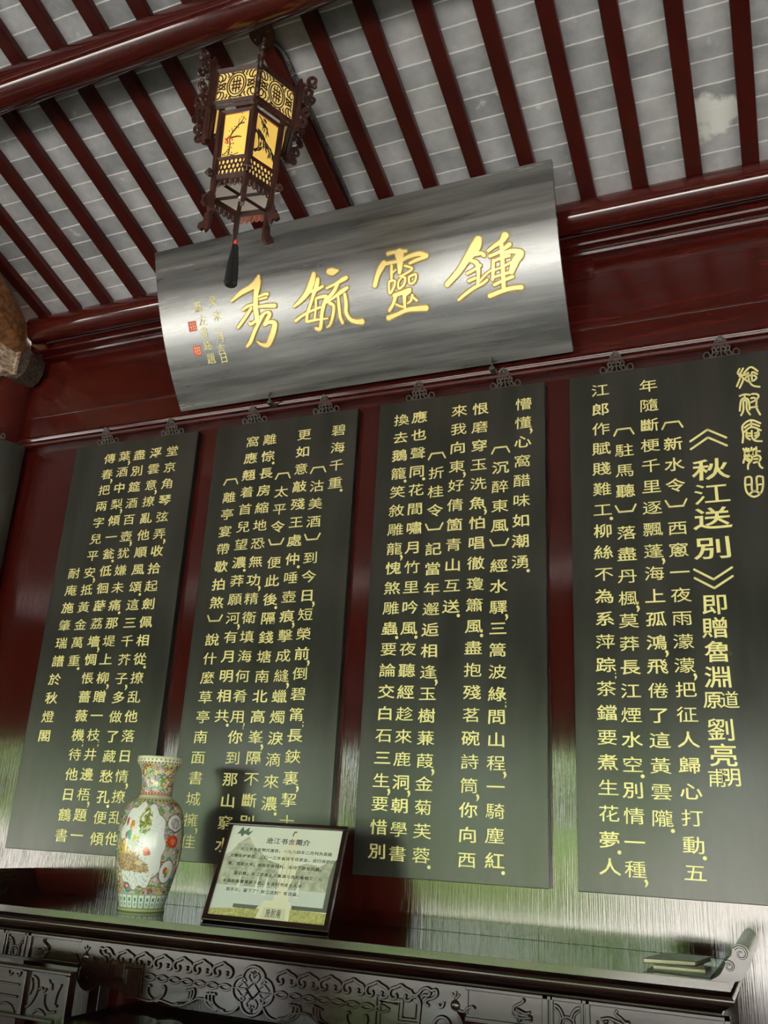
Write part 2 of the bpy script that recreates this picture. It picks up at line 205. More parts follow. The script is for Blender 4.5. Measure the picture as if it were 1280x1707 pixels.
M_TOPWOOD = grain(mat('polished_table_top', (0.02, 0.009, 0.006), 0.08, 0.5), (0.013, 0.007, 0.005), (0.026, 0.011, 0.008), (0.8, 6, 6), 6, 0.02, 0.002)
M_LANWOOD = grain(mat('lantern_rosewood', (0.05, 0.018, 0.012), 0.35, 0.5), (0.028, 0.011, 0.008), (0.075, 0.026, 0.017), (8, 8, 2), 6, 0.05)
M_IRON = mat('blackened_iron', (0.06, 0.055, 0.045), 0.45, 0.5, 0.3)
M_OLDWOOD = grain(mat('old_carved_timber', (0.16, 0.075, 0.03), 0.6, 0.4), (0.13, 0.055, 0.02), (0.36, 0.165, 0.062), (1.2, 5, 9), 5, 0.3, 0.006)
M_WORN = grain(mat('worn_pale_timber', (0.4, 0.27, 0.18), 0.7, 0.3), (0.26, 0.13, 0.08), (0.85, 0.74, 0.56), (3, 3, 9), 9, 0.3, 0.004)
M_DARKEND = grain(mat('dark_end_grain', (0.035, 0.022, 0.015), 0.7, 0.3), (0.014, 0.009, 0.007), (0.075, 0.05, 0.035), (6, 6, 6), 9, 0.4, 0.004)
M_BLACK = mat('black_thread', (0.008, 0.007, 0.007), 0.7)
M_STONE = grain(mat('stone_paving', (0.3, 0.29, 0.27), 0.5, 0.4), (0.10, 0.095, 0.085), (0.17, 0.165, 0.15), (1, 1, 1), 3, 0.05)
M_COURT = grain(mat('courtyard_paving', (0.55, 0.53, 0.5), 0.7, 0.3), (0.55, 0.53, 0.49), (0.72, 0.70, 0.66), (1, 1, 1), 1.2, 0.05)
M_LEAF = grain(mat('courtyard_foliage', (0.12, 0.25, 0.04), 0.6, 0.3), (0.05, 0.12, 0.02), (0.17, 0.30, 0.06), (1, 1, 1), 3, 0.5, 0.05)
M_PLASTER = mat('white_plaster', (0.7, 0.68, 0.64), 0.8)

def tile_mat():
    m = mat('grey_ceiling_brick', (0.3, 0.3, 0.29), 0.75, 0.3)
    tc = nd(m, 'ShaderNodeTexCoord'); nz = nd(m, 'ShaderNodeTexNoise', Scale=14.0, Detail=4.0); lk(m, tc.outputs['Object'], nz.inputs['Vector'])
    mx = nd(m, 'ShaderNodeMix', data_type='VECTOR'); mx.inputs[0].default_value = 0.006
    lk(m, tc.outputs['Object'], mx.inputs[4]); lk(m, nz.outputs['Color'], mx.inputs[5])
    bk = nd(m, 'ShaderNodeTexBrick', offset=0.0, squash=1.0); bk.inputs['Scale'].default_value = 1.0
    bk.inputs['Brick Width'].default_value = 0.235; bk.inputs['Row Height'].default_value = 0.1052; bk.inputs['Mortar Size'].default_value = 0.0042
    bk.inputs['Mortar Smooth'].default_value = 0.2; bk.inputs['Bias'].default_value = 0.0
    bk.inputs['Color1'].default_value = (0.30, 0.305, 0.31, 1); bk.inputs['Color2'].default_value = (0.52, 0.52, 0.525, 1); bk.inputs['Mortar'].default_value = (0.97, 0.97, 0.96, 1)
    lk(m, mx.outputs[1], bk.inputs['Vector'])
    n2 = nd(m, 'ShaderNodeTexNoise', Scale=7.0, Detail=8.0, Roughness=0.65); lk(m, tc.outputs['Object'], n2.inputs['Vector'])
    mr = nd(m, 'ShaderNodeMapRange'); mr.inputs['From Min'].default_value = 0.3; mr.inputs['From Max'].default_value = 0.75; mr.inputs['To Min'].default_value = 0.72; mr.inputs['To Max'].default_value = 1.28
    lk(m, n2.outputs['Fac'], mr.inputs['Value'])
    mu = nd(m, 'ShaderNodeMix', data_type='RGBA', blend_type='MULTIPLY'); mu.inputs[0].default_value = 1.0
    lk(m, bk.outputs['Color'], mu.inputs[6]); lk(m, mr.outputs[0], mu.inputs[7])
    # limewash smears: one large patch near the right end of the wall, small ones elsewhere
    n3 = nd(m, 'ShaderNodeTexNoise', Scale=9.0, Detail=5.0); lk(m, tc.outputs['Object'], n3.inputs['Vector'])
    vd = nd(m, 'ShaderNodeVectorMath', operation='DISTANCE'); lk(m, tc.outputs['Object'], vd.inputs[0]); vd.inputs[1].default_value = (0.325, -0.40, 0)
    ms = nd(m, 'ShaderNodeMapRange'); ms.inputs['From Min'].default_value = 0.06; ms.inputs['From Max'].default_value = 0.17; ms.inputs['To Min'].default_value = 1.0; ms.inputs['To Max'].default_value = 0.0
    lk(m, vd.outputs['Value'], ms.inputs['Value'])
    ad = nd(m, 'ShaderNodeMath', operation='ADD'); lk(m, n3.outputs['Fac'], ad.inputs[0])
    sc = nd(m, 'ShaderNodeMath', operation='MULTIPLY'); sc.inputs[1].default_value = 0.36; lk(m, ms.outputs[0], sc.inputs[0]); lk(m, sc.outputs[0], ad.inputs[1])
    st = nd(m, 'ShaderNodeMapRange'); st.inputs['From Min'].default_value = 0.66; st.inputs['From Max'].default_value = 0.80; st.inputs['To Max'].default_value = 0.95
    lk(m, ad.outputs[0], st.inputs['Value'])
    m2 = nd(m, 'ShaderNodeMix', data_type='RGBA'); lk(m, st.outputs[0], m2.inputs[0]); lk(m, mu.outputs[2], m2.inputs[6]); m2.inputs[7].default_value = (0.96, 0.97, 0.90, 1)
    lk(m, m2.outputs[2], BS(m).inputs['Base Color'])
    bp = nd(m, 'ShaderNodeBump', Strength=0.3, Distance=0.004); lk(m, n2.outputs['Fac'], bp.inputs['Height']); lk(m, bp.outputs[0], BS(m).inputs['Normal'])
    return m
M_TILE = tile_mat()

# ------------------------------------------------------------------ the hall
WY = 0.035          # face of the plank wall
SL = 0.3105         # roof slope (rise per metre towards the hall)
def zr(y): return EYE+2.851+(-y-0.222)*SL      # underside of the rafters
RY = -3.7           # ridge
XL, XR = -11.0, 8.0
def quad_slab(name, m, x0, x1, y0, z0, y1, z1, th, **k):
    b = MB(); b.add([(x0,y0,z0),(x1,y0,z0),(x1,y1,z1),(x0,y1,z1),(x0,y0,z0+th),(x1,y0,z0+th),(x1,y1,z1+th),(x0,y1,z1+th)],
                    [(0,3,2,1),(4,5,6,7),(0,1,5,4),(1,2,6,5),(2,3,7,6),(3,0,4,7)]); return struct(b.build(name, m, **k))
b = MB(); b.box(XL, FY-1.7, -0.1, XR, 0.3, 0.0); struct(b.build('floor', M_STONE))
b = MB(); b.box(-40, -60, -0.25, 40, FY-1.7, -0.12); struct(b.build('trim_courtyard_paving', M_COURT))
b = MB(); b.box(XL, WY, 0, XR, 0.25, EYE+2.75); struct(b.build('wall_back', M_WALL))
# ceiling: built flat in its own frame (local y = distance up the slope) and tilted, so the brick courses follow the slope
ang = math.atan(SL); ln = (-RY)/math.cos(ang)
b = MB(); b.box(XL, -ln, 0, XR, 0.02, 0.03); ceil = struct(b.build('ceiling', M_TILE, origin=(0, 0, 0)))
ceil.location = (-0.3765, -0.0211, zr(0)+0.0066+0.046); ceil.rotation_euler = (-ang, 0, 0)
quad_slab('ceiling_front', M_TILE, XL, XR, RY, zr(RY)+0.047, FY-0.9, zr(-0.3), 0.03)
b = MB(); b.box(XL-0.2, FY, 0, XL, 0.25, 6.2); struct(b.build('wall_left', M_TRIM))
b = MB(); b.box(XR, FY, 0, XR+0.2, 0.25, 6.2); struct(b.build('wall_right', M_TRIM))
b = MB(); b.box(XL, FY-0.1, LZ, XR, FY+0.1, zr(-0.6)); struct(b.build('wall_front', M_TRIM))
for i, (x0, x1) in enumerate([(-8.9, -8.3), (-5.0, -4.25), (4.3, 4.9)]):
    b = MB(); b.box(x0, FY-0.12, 0, x1, FY+0.12, LZ); struct(b.build('trim_front_post', M_TRIM))

# upper wall boards, frieze and moulding
def strip(name, prof, x0, x1, m=M_TRIM):
    b = MB(); b.prism([(y, z) for y, z in prof], lambda u, v, d: (d, u, v+EYE), x0, x1); return struct(b.build(name, m))
XA, XB = -4.10, XR
strip('trim_1', [(WY, 2.045), (-0.004, 2.045), (-0.022, 2.052), (-0.028, 2.062), (-0.022, 2.071), (-0.012, 2.074), (-0.024, 2.079), (-0.028, 2.087), (-0.022, 2.094), (-0.010, 2.097), (-0.012, 2.102), (-0.018, 2.107), (-0.012, 2.113), (0.004, 2.116), (WY, 2.116)], XA, XB)
strip('trim_2', [(WY, 2.117), (0.004, 2.117), (0.0, 2.122), (0.0, 2.246), (0.005, 2.251), (WY, 2.251)], XA, XB)
strip('trim_3', [(WY, 2.252), (0.005, 2.252), (0.001, 2.257), (0.001, 2.516), (0.006, 2.521), (WY, 2.521)], XA, XB)
strip('trim_4', [(WY, 2.522), (0.016, 2.522), (0.016, 2.690), (WY, 2.690)], XA, XB)
strip('trim_5', [(WY, 2.640), (-0.004, 2.640), (-0.016, 2.646), (-0.022, 2.656), (-0.016, 2.667), (-0.03, 2.672), (-0.055, 2.676), (-0.06, 2.684), (-0.06, 2.735), (WY, 2.735)], XA, XB)
for x0, x1 in [(-4.10, -3.98), (-0.735, -0.63)]:
    b = MB(); b.box(x0, 0.002, EYE+2.523, x1, WY, EYE+2.645); struct(b.build('trim_6', M_TRIM))
# seams between the wide planks of the back wall, thin battens at the joints
b = MB(); b.prism([(0.078*math.cos(2*PI*k/28)-0.15, 0.078*math.sin(2*PI*k/28)+2.76) for k in range(28)], lambda u, v, d: (d, u, v+EYE), -3.97, XB)
tag(b.build('eave_purlin', M_BEAM, smooth=True), 'red lacquered round purlin along the top of the wall, carrying the rafter ends', 'beam')
b = MB(); BY, BZ = -1.447, 3.105
b.prism([(0.088*math.cos(2*PI*k/36)+BY, 0.088*math.sin(2*PI*k/36)+BZ) for k in range(36)], lambda u, v, d: (d, u, v+EYE), -6.5, 3.0)
tag(b.build('roof_beam', M_BEAM, smooth=True), 'thick glossy red round roof beam crossing the upper left corner', 'beam')
# a second row of battens hidden under the bricks is not built; the rafters themselves
RX = [-0.412+0.235*k for k in range(-17, 7)]; NX = 4      # the last four lie beyond the frame's right edge
ords = ['rightmost','second','third','fourth','fifth','sixth','seventh','eighth','ninth','tenth','eleventh','twelfth','thirteenth','fourteenth','fifteenth','sixteenth','seventeenth','eighteenth','nineteenth','twentieth','twenty-first']
for i, x in enumerate(RX[::-1]):
    b = MB(); y0, y1 = 0.02, RY
    ya = [y0, y1]
    b.add([(x, y0, zr(y0)), (x+0.072, y0, zr(y0)), (x+0.072, y1, zr(y1)), (x, y1, zr(y1)), (x, y0, zr(y0)+0.046), (x+0.072, y0, zr(y0)+0.046), (x+0.072, y1, zr(y1)+0.046), (x, y1, zr(y1)+0.046)],
          [(0,3,2,1),(4,5,6,7),(0,1,5,4),(1,2,6,5),(2,3,7,6),(3,0,4,7)])
    o = b.build('rafter', M_RAFTER, bevel=0.007, origin=(x+0.036, 0, zr(0)))
    tag(o, ('dark red square rafter under grey ceiling bricks, past the right edge of the picture' if i < NX else 'dark red square rafter under grey ceiling bricks, the rightmost one' if i == NX else 'dark red square rafter under grey ceiling bricks, %s counted from the right' % ords[i-NX]), 'rafter', 'rafters under the brick ceiling')

# ------------------------------------------------------------------ column, old carved beam
CX = -4.20
b = MB(); b.lathe([(0.14, 0), (0.14, 4.15)], (CX, 0.0, 0), 48)
tag(b.build('column', mat('red_column_lacquer', (0.05, 0.006, 0.004), 0.16, 0.6), smooth=True), 'round red lacquered column at the left, below the carved beam end', 'column')
# crossbeam: its near side is carved, its underside curves down on to the bracket
t = thing('crossbeam', 'old brown carved crossbeam reaching out of the wall at the far left', 'beam', (-4.2, -0.6, EYE+2.9))
secs = [(-0.06, 0.13, 2.63, 2.76), (-0.16, 0.21, 2.60, 2.80), (-0.28, 0.275, 2.60, 2.84), (-0.42, 0.33, 2.61, 2.885), (-0.62, 0.38, 2.63, 2.95), (-0.9, 0.40, 2.66, 2.99), (-1.3, 0.40, 2.68, 2.995), (-1.9, 0.40, 2.68, 2.995)]
b = MB(); n = 40; vs = []
for y, a, z0, z1 in smooth(secs, 3):
    for k in range(n):
        c_, s_ = math.cos(2*PI*k/n), math.sin(2*PI*k/n); e = 0.62
        vs.append((-4.2+a*math.copysign(abs(c_)**e, c_), y, EYE+(z0+z1)/2+(z1-z0)/2*math.copysign(abs(s_)**e, s_)))
m = len(vs)//n
b.add(vs, [(i*n+k, i*n+(k+1)%n, (i+1)*n+(k+1)%n, (i+1)*n+k) for i in range(m-1) for k in range(n)]+[tuple(range(n))[::-1], tuple((m-1)*n+k for k in range(n))]); b.build('beam_body', M_OLDWOOD, t, smooth=True)
b = MB()
b.tube([(-3.806, -0.95+y, EYE+2.84+z) for y, z in spiral((0, 0), 0.15, 0.03, -0.4, 1.3)], 0.011)
b.tube([(x, y, z+EYE) for x, y, z in [(-3.82, -0.72, 2.68), (-3.865, -0.5, 2.66), (-3.93, -0.32, 2.64)]], 0.010)
b.build('carved_scroll', M_OLDWOOD, t)
t = thing('bracket', 'worn pale timber bracket under the old crossbeam, with a dark block end', 'bracket', (-4.2, -0.2, EYE+2.4))
pb = [(-0.17, 2.61), (-0.17, 2.47), (-0.24, 2.455), (-0.34, 2.475), (-0.42, 2.42), (-0.52, 2.40), (-0.62, 2.44), (-0.9, 2.58), (-0.9, 2.65), (-0.4, 2.615)]
b = MB(); b.prism(pb, lambda u, v, d: (d, u, v+EYE), -4.30, -4.045); b.build('bracket_arm', M_WORN, t, bevel=0.008)
b = MB()
b.prism([(-4.12, 2.655), (-3.995, 2.645), (-3.955, 2.60), (-3.955, 2.53), (-3.985, 2.47), (-4.03, 2.445), (-4.12, 2.47)], lambda u, v, d: (u, d, v+EYE), -0.16, -0.03)
b.build('block_end', M_DARKEND, t, bevel=0.006)
b = MB(); b.box(-4.125, -0.185, EYE+2.47, -4.03, -0.162, EYE+2.655); b.build('worn_face', M_WORN, t, bevel=0.004)

# ------------------------------------------------------------------ writing helpers
_fc = bpy.data.curves.new('glyph', 'FONT'); _fc.resolution_u = 3; _fo = bpy.data.objects.new('glyph', _fc); C.objects.link(_fo)
_gl = {}
def _mesh(ch, bold):
    _fc.body = ch; _fc.offset = bold; _fc.extrude = 0.012
    dg = bpy.context.evaluated_depsgraph_get(); dg.update()
    me = bpy.data.meshes.new_from_object(_fo.evaluated_get(dg))
    v = np.array([tuple(x.co) for x in me.vertices]); f = [tuple(p.vertices) for p in me.polygons]
    ar = 0.0; ec = {}
    for p in me.polygons:
        if p.normal.z > 0.9:
            ar += p.area
            for e in p.edge_keys: ec[e] = ec.get(e, 0)+1
    per = sum(float(np.hypot(*(v[a]-v[b_])[:2])) for (a, b_), c in ec.items() if c == 1); bpy.data.meshes.remove(me)
    return v, f, ar, per
def glyph(ch, bold=0.008):
    k = (ch, bold)
    if k not in _gl:
        v, f, a0, per = _mesh(ch, 0.0)
        for q in (bold, bold*0.6, bold*0.3):          # thicken the strokes where the outline allows it
            v2, f2, a2, p2 = _mesh(ch, q)
            if abs(a2-a0-q*per) < 0.10*q*per: v, f = v2, f2; break
        if len(v):
            cx = 0.5; cy = 0.38 if ch not in '?;' else (v[:, 1].max()+v[:, 1].min())/2
            if ch in '?;': cx = (v[:, 0].max()+v[:, 0].min())/2
            v = v-np.array([cx, cy, 0])
        _gl[k] = (v, f)
    return _gl[k]
def put_glyph(b, ch, fn, u, v, sx, sy, th=0.002, bold=0.008):
    """a brush-like clerical form: spread sideways, feet flared"""
    g, f = glyph(ch, bold)
    if len(g) == 0: return
    vs = []
    for x, y, z in g:
        fl = 1.0+0.16*max(0.0, -y)        # strokes spread a little towards the foot
        vs.append(fn(u+x*sx*fl, v+y*sy+0.05*sy*abs(x)**2*0, (th if z > 0 else 0.0)))
    b.add(vs, f)
def wall_fn(y): return lambda u, v, d: (u, y-d, v+EYE)

# ------------------------------------------------------------------ four calligraphy boards
def hanger(parent, x, z, y=0.008):
    """openwork hook of bent iron wire standing on the board's top edge"""
    b = MB(); r = 0.0032; h = 0.082
    def P(u, v): return (x+u, y-0.048*(v/h), z+v+EYE)
    b.tube([P(-0.066, 0.003), P(0.066, 0.003)], r, 6)
    for s in (-1, 1):
        b.tube([P(s*0.060+0.013*math.cos(t), 0.013+0.013*math.sin(t)) for t in [PI*2*k/12 for k in range(12)]], r, 6, True)
        b.tube([P(s*u, v) for u, v in smooth([(0.048, 0.004), (0.034, 0.022), (0.036, 0.036), (0.024, 0.046), (0.022, 0.060), (0.008, 0.074), (0.0, h)])], r, 6)
        b.tube([P(s*u, v) for u, v in smooth([(0.030, 0.005), (0.014, 0.018), (0.022, 0.032), (0.006, 0.044), (0.012, 0.058), (0.0, 0.068)])], r*0.9, 6)
        b.tube([P(s*0.030+0.009*math.cos(t), 0.013+0.009*math.sin(t)) for t in [PI*2*k/10 for k in range(10)]], r*0.8, 6, True)
        b.tube([P(s*0.016+0.007*math.cos(t), 0.040+0.007*math.sin(t)) for t in [PI*2*k/10 for k in range(10)]], r*0.8, 6, True)
    for v, hw in ((0.024, 0.034), (0.036, 0.034), (0.048, 0.022), (0.060, 0.020)): b.tube([P(-hw, v), P(hw, v)], r*0.8, 6)
    b.tube([P(0, 0.003), P(0, h)], r, 6)
    b.tube([(x, y, z+h+EYE), (x, y-0.012, z+h+0.006+EYE), (x, y+0.02, z+h+0.012+EYE)], r*1.3, 6)
    b.build('hanger', M_IRON, parent)
ZT, ZB = 2.008, -0.174
BX = {1: (-3.616, -2.777), 2: (-2.654, -1.819), 3: (-1.699, -0.867), 4: (-0.754, 0.115)}
BL = {1: 'dark calligraphy board with gilt columns, leftmost of the four and partly behind the vase',
      2: 'dark calligraphy board with gilt writing, standing behind the framed notice',
      3: 'dark calligraphy board with gilt writing, third from the left, between framed notice and title board',
      4: 'dark calligraphy board at the right with the large title column and seal script'}
HX = {1: (-3.395, -2.951), 2: (-2.425, -2.001), 3: (-1.485, -1.055), 4: (-0.539, -0.094)}
def stroke_set(b, lines, w, y=0.0, sm=True):
    for l in lines:
        b.ribbon([(u, v, w) for u, v in l], wall_fn(y), 0.0, 0.0025)
def bracket(b, u, v, sx, up):
    s = 1 if up else -1; w = 0.0072
    for p, q in (((-0.52, -0.28), (-0.34, 0.2)), ((-0.36, 0.2), (0.36, 0.2)), ((0.34, 0.2), (0.52, -0.28))):
        b.ribbon([(u+p[0]*sx, v+s*p[1]*0.06, w), (u+q[0]*sx, v+s*q[1]*0.06, w)], wall_fn(0.0), 0.0, 0.0025)
def write_column(parent, text, x0, z0, x1, z1, punct, sx=0.081, sy=0.064):
    b = MB(); n = len(text); fn = wall_fn(0.0)
    pm = {}; num = ''
    for c in punct:
        if c.isdigit(): num += c
        else: pm[int(num)] = c; num = ''
    for i, c in enumerate(text):
        t = i/(n-1); u = x0+(x1-x0)*t; v = z0+(z1-z0)*t
        if c == '[': bracket(b, u, v-0.005, sx, True)
        elif c == ']': bracket(b, u, v+0.012, sx, False)
        else: put_glyph(b, c, fn, u, v, sx, sy)
        if i in pm:
            q = pm[i]; pu, pv = u+0.036, v-0.043
            if q == '.': b.prism([(0.0075*math.cos(2*PI*k/12), 0.0075*math.sin(2*PI*k/12)) for k in range(12)], lambda a, e, d: fn(pu+a, pv+e, d), 0.0, 0.0025)
            elif q == ',': b.ribbon([(pu, pv+0.006, 0.011), (pu+0.004, pv-0.004, 0.009), (pu-0.002, pv-0.016, 0.003)], fn, 0.0, 0.0025)
            else: put_glyph(b, q, fn, pu+0.002, pv-0.002, 0.036, 0.042)
    return b.build('text_column', M_GOLD, parent)
boards = {}
for k in (1, 2, 3, 4):
    x0, x1 = BX[k]
    t = thing('calligraphy_board', BL[k], 'board', ((x0+x1)/2, 0.015, EYE+ZB), 'calligraphy boards on the wall'); boards[k] = t
    b = MB(); b.box(x0, 0.0, ZB+EYE, x1, WY, ZT+EYE); b.build('panel', M_BOARD, t, bevel=0.0025)
    b = MB(); b.box(x1, 0.001, ZB+EYE+0.002, x1+0.0015, WY, ZT+EYE-0.002); b.build('edge_strip', M_EDGE, t)
    for hx in HX[k]: hanger(t, hx, ZT)
    for col in COLS[k]: write_column(t, *col)
b = MB(); fn = wall_fn(0.0)
for c, u, v in TITLE:
    if c in '<>':
        s = 1 if c == '<' else -1
        for dz in (0.018, -0.018):
            b.ribbon([(u-0.072, v+dz-s*0.022, 0.0085), (u, v+dz+s*0.024, 0.0085)], fn, 0, 0.0025); b.ribbon([(u, v+dz+s*0.024, 0.0085), (u+0.072, v+dz-s*0.022, 0.0085)], fn, 0, 0.0025)
    else:
        sx, sy = (0.146, 0.098) if c in '秋江送別' else ((0.070, 0.070) if c in '原道甫明' else (0.102, 0.088))
        put_glyph(b, c, fn, u, v, sx, sy, bold=0.012 if c in '秋江送別' else 0.009)
b.build('title_column', M_GOLD, boards[4])
b = MB(); stroke_set(b, SEAL, 0.0076); b.build('seal_script', M_GOLD, boards[4])

# curved couplet board on the column
t = thing('couplet_board', 'curved black board wrapped round the red column at the left edge', 'board', (CX, -0.1, EYE+ZB))
R0, R1 = 0.165, 0.195
arc = [math.radians(a) for a in range(-178, -1, 6)]
poly = [(R1*math.cos(a), R1*math.sin(a)) for a in arc]+[(R0*math.cos(a), R0*math.sin(a)) for a in arc[::-1]]
b = MB(); b.prism(poly, lambda u, v, d: (CX+u, v, d), EYE+ZB, EYE+2.055); b.build('panel', M_BOARD, t, smooth=True)
hanger(t, CX+0.10, 2.055, -0.15)

# ------------------------------------------------------------------ the big bowed plaque
PA = Vector((-0.05, 2.113)); PB_ = Vector((-0.455, 2.868)); pch = PB_-PA; PLEN = pch.length; pn = Vector((-pch.y, pch.x))/PLEN
def pl_yz(sv, d=0.0):
    tt = sv/PLEN; p = PA+pch*tt+pn*(0.05*4*tt*(1-tt)); dp = pch+pn*(0.2*(1-2*tt)); n = Vector((-dp.y, dp.x)).normalized()
    return p+n*d
def pl_fn(u, v, d):
    p = pl_yz(v, d+0.0005); return (u, p.x, p.y+EYE)
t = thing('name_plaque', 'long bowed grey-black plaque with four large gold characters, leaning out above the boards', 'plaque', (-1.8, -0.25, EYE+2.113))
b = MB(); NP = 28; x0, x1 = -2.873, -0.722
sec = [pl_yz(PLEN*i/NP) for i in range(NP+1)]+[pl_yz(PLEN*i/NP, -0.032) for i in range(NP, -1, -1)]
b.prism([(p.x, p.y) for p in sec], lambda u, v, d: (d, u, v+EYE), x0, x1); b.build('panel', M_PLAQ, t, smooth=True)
for ch in BANNER:
    b = MB(); e = MB()
    for st in ch:
        e.ribbon([(u, v, w_+0.011) for u, v, w_ in st], pl_fn, 0.0, 0.002)
        b.ribbon([(u, v, max(w_-0.002, 0.006)) for u, v, w_ in st], pl_fn, 0.0015, 0.0045)
    o = b.build('large_character', M_GOLD2, t)
    e.build('engraved_outline', M_GOLDD, o) if False else e.build('engraved_outline', M_GOLDD, t)
b = MB(); sb = []
for c, u, v in INSC:
    if c == '#': sb.append((u, v))
    else: put_glyph(b, c, pl_fn, u, v, 0.050, 0.060, bold=0.0)
b.build('small_inscription', M_GOLD, t)
for u, v in sb:
    q = MB(); q.prism([(-0.024, -0.026), (0.024, -0.026), (0.024, 0.026), (-0.024, 0.026)], lambda a, e, d: pl_fn(u+a, v+e, d), 0, 0.0015); o = q.build('red_seal', M_SEALR, t)
    q = MB()
    for a, e, a2, e2 in [(-.016, .014, -.002, .014), (-.009, .02, -.009, -.018), (-.018, -.004, -.003, -.004), (.004, .018, .004, -.02), (.004, .016, .018, .016), (.018, .016, .018, -.018), (.004, 0, .018, 0), (.004, -.016, .018, -.018)]:
        q.ribbon([(u+a, v+e, .0024), (u+a2, v+e2, .0024)], pl_fn, 0.001, 0.0022)
    q.build('seal_mark', M_GOLD, t)
b = MB()
for hx in (-2.3, -1.1): b.tube([(hx, -0.06, EYE+2.085), (hx, -0.085, EYE+2.10), (hx, -0.07, EYE+2.13)], 0.006, 6); b.box(hx-0.012, -0.075, EYE+2.07, hx+0.012, -0.02, EYE+2.085)
b.build('support_hook', M_IRON, t)
b = MB()
for hx in (-2.3, -1.1): b.tube([(hx, -0.40, EYE+2.83), (hx, -0.02, EYE+2.80)], 0.008, 6)
b.build('stay_rod', M_IRON, t)

# ------------------------------------------------------------------ hexagonal lantern
LX, LY = -1.776, -1.257; TH0 = math.radians(-51.5)
def hp(R, k, z): a = TH0+k*PI/3; return (LX+R*math.cos(a), LY+R*math.sin(a), z+EYE)
def face_fn(R0, R1, z0, z1, k, off=0.0):
    """u in -1..1 across the face between corner k and k+1, v in 0..1 upwards, d outward"""
    def fn(u, v, d):
        R = R0+(R1-R0)*v; a = Vector(hp(R, k, z0+(z1-z0)*v)); c = Vector(hp(R, k+1, z0+(z1-z0)*v))
        m = (a+c)/2; n = Vector((m.x-LX, m.y-LY, 0)).normalized()
        return tuple(m+(c-a)*0.5*u+n*(d+off))
    return fn
M_PANEL = mat('lit_yellow_silk', (0.85, 0.55, 0.12), 0.6, 0.3, emit=0.38)
M_PANEL2 = mat('lit_pale_gold_silk', (0.85, 0.62, 0.2), 0.6, 0.3, emit=0.40)
M_PALE = mat('frosted_white_glass', (0.70, 0.62, 0.50), 0.5, 0.4, emit=0.22)
M_INK = mat('painted_ink', (0.05, 0.03, 0.02), 0.7)
M_BLOOM = mat('painted_red_blossom', (0.6, 0.06, 0.03), 0.7)
M_GRN = mat('painted_green_leaf', (0.08, 0.13, 0.03), 0.7)
M_LITVAL = mat('lit_valance_wood', (0.32, 0.10, 0.065), 0.45)  # lantern wood in a lighter red: light on the far valance, painted in
t = thing('palace_lantern', 'carved hexagonal wooden palace lantern with lit yellow painted panels, hanging from the rafters', 'lantern', (LX, LY, EYE+2.15))
def bar(b, p, q, w): 
    b.tube([p, q], w, 4)
# corner posts with scrolled feet
for k in range(6):
    b = MB(); b.tube([hp(0.140, k, 2.675), hp(0.131, k, 2.40), hp(0.128, k, 2.33), hp(0.131, k, 2.255)], 0.0125, 6)
    a = TH0+k*PI/3
    def rad(r, z, s=0.0): return (LX+r*math.cos(a)-s*math.sin(a), LY+r*math.sin(a)+s*math.cos(a), z+EYE)
    o = b.build('post', M_LANWOOD, t)
    b = MB(); b.prism([(0.118, 2.262), (0.146, 2.27), (0.150, 2.235), (0.168, 2.225), (0.172, 2.205), (0.158, 2.195), (0.146, 2.205), (0.138, 2.185), (0.124, 2.20)], lambda u, v, d: rad(u, v, d), -0.008, 0.008); b.build('scrolled_foot', M_LANWOOD, o)
    b = MB(); b.tube([rad(0.143, 2.36), rad(0.158, 2.365), rad(0.166, 2.35), rad(0.158, 2.335), rad(0.145, 2.34)], 0.006, 6); b.tube([rad(0.160, 2.352, -0.012), rad(0.160, 2.352, 0.012)], 0.010, 8)
    b.build('side_knob', M_LANWOOD, o)
# the collar
b = MB()
for z, R, r in ((2.822, 0.186, 0.012), (2.662, 0.186, 0.011), (2.652, 0.172, 0.009)):
    for k in range(6): bar(b, hp(R, k, z), hp(R, k+1, z), r)
for k in range(6): b.tube([hp(0.188, k, 2.64), hp(0.188, k, 2.85)], 0.012, 6)
for k in range(6): bar(b, hp(0.186, k, 2.655), hp(0.138, k, 2.665), 0.009)
b.build('collar_frame', M_LANWOOD, t)
b = MB()
for z, R in ((2.648, 0.141), (2.425, 0.133), (2.345, 0.1295)):
    for k in range(6): bar(b, hp(R, k, z), hp(R, k+1, z), 0.010)
for k in range(6):
    for z0, z1, s in ((2.64, 2.43, 0.80),):
        fn = face_fn(0.134, 0.141, 2.43, 2.645, k)
        for u in (-0.80, 0.80): bar(b, fn(u, 0, 0), fn(u, 1, 0), 0.006)
b.build('body_frame', M_LANWOOD, t)
def circ(fn, cu, cv, ru, rv, n=20, d=0.004): return [fn(cu+ru*math.cos(2*PI*i/n), cv+rv*math.sin(2*PI*i/n), d) for i in range(n)]
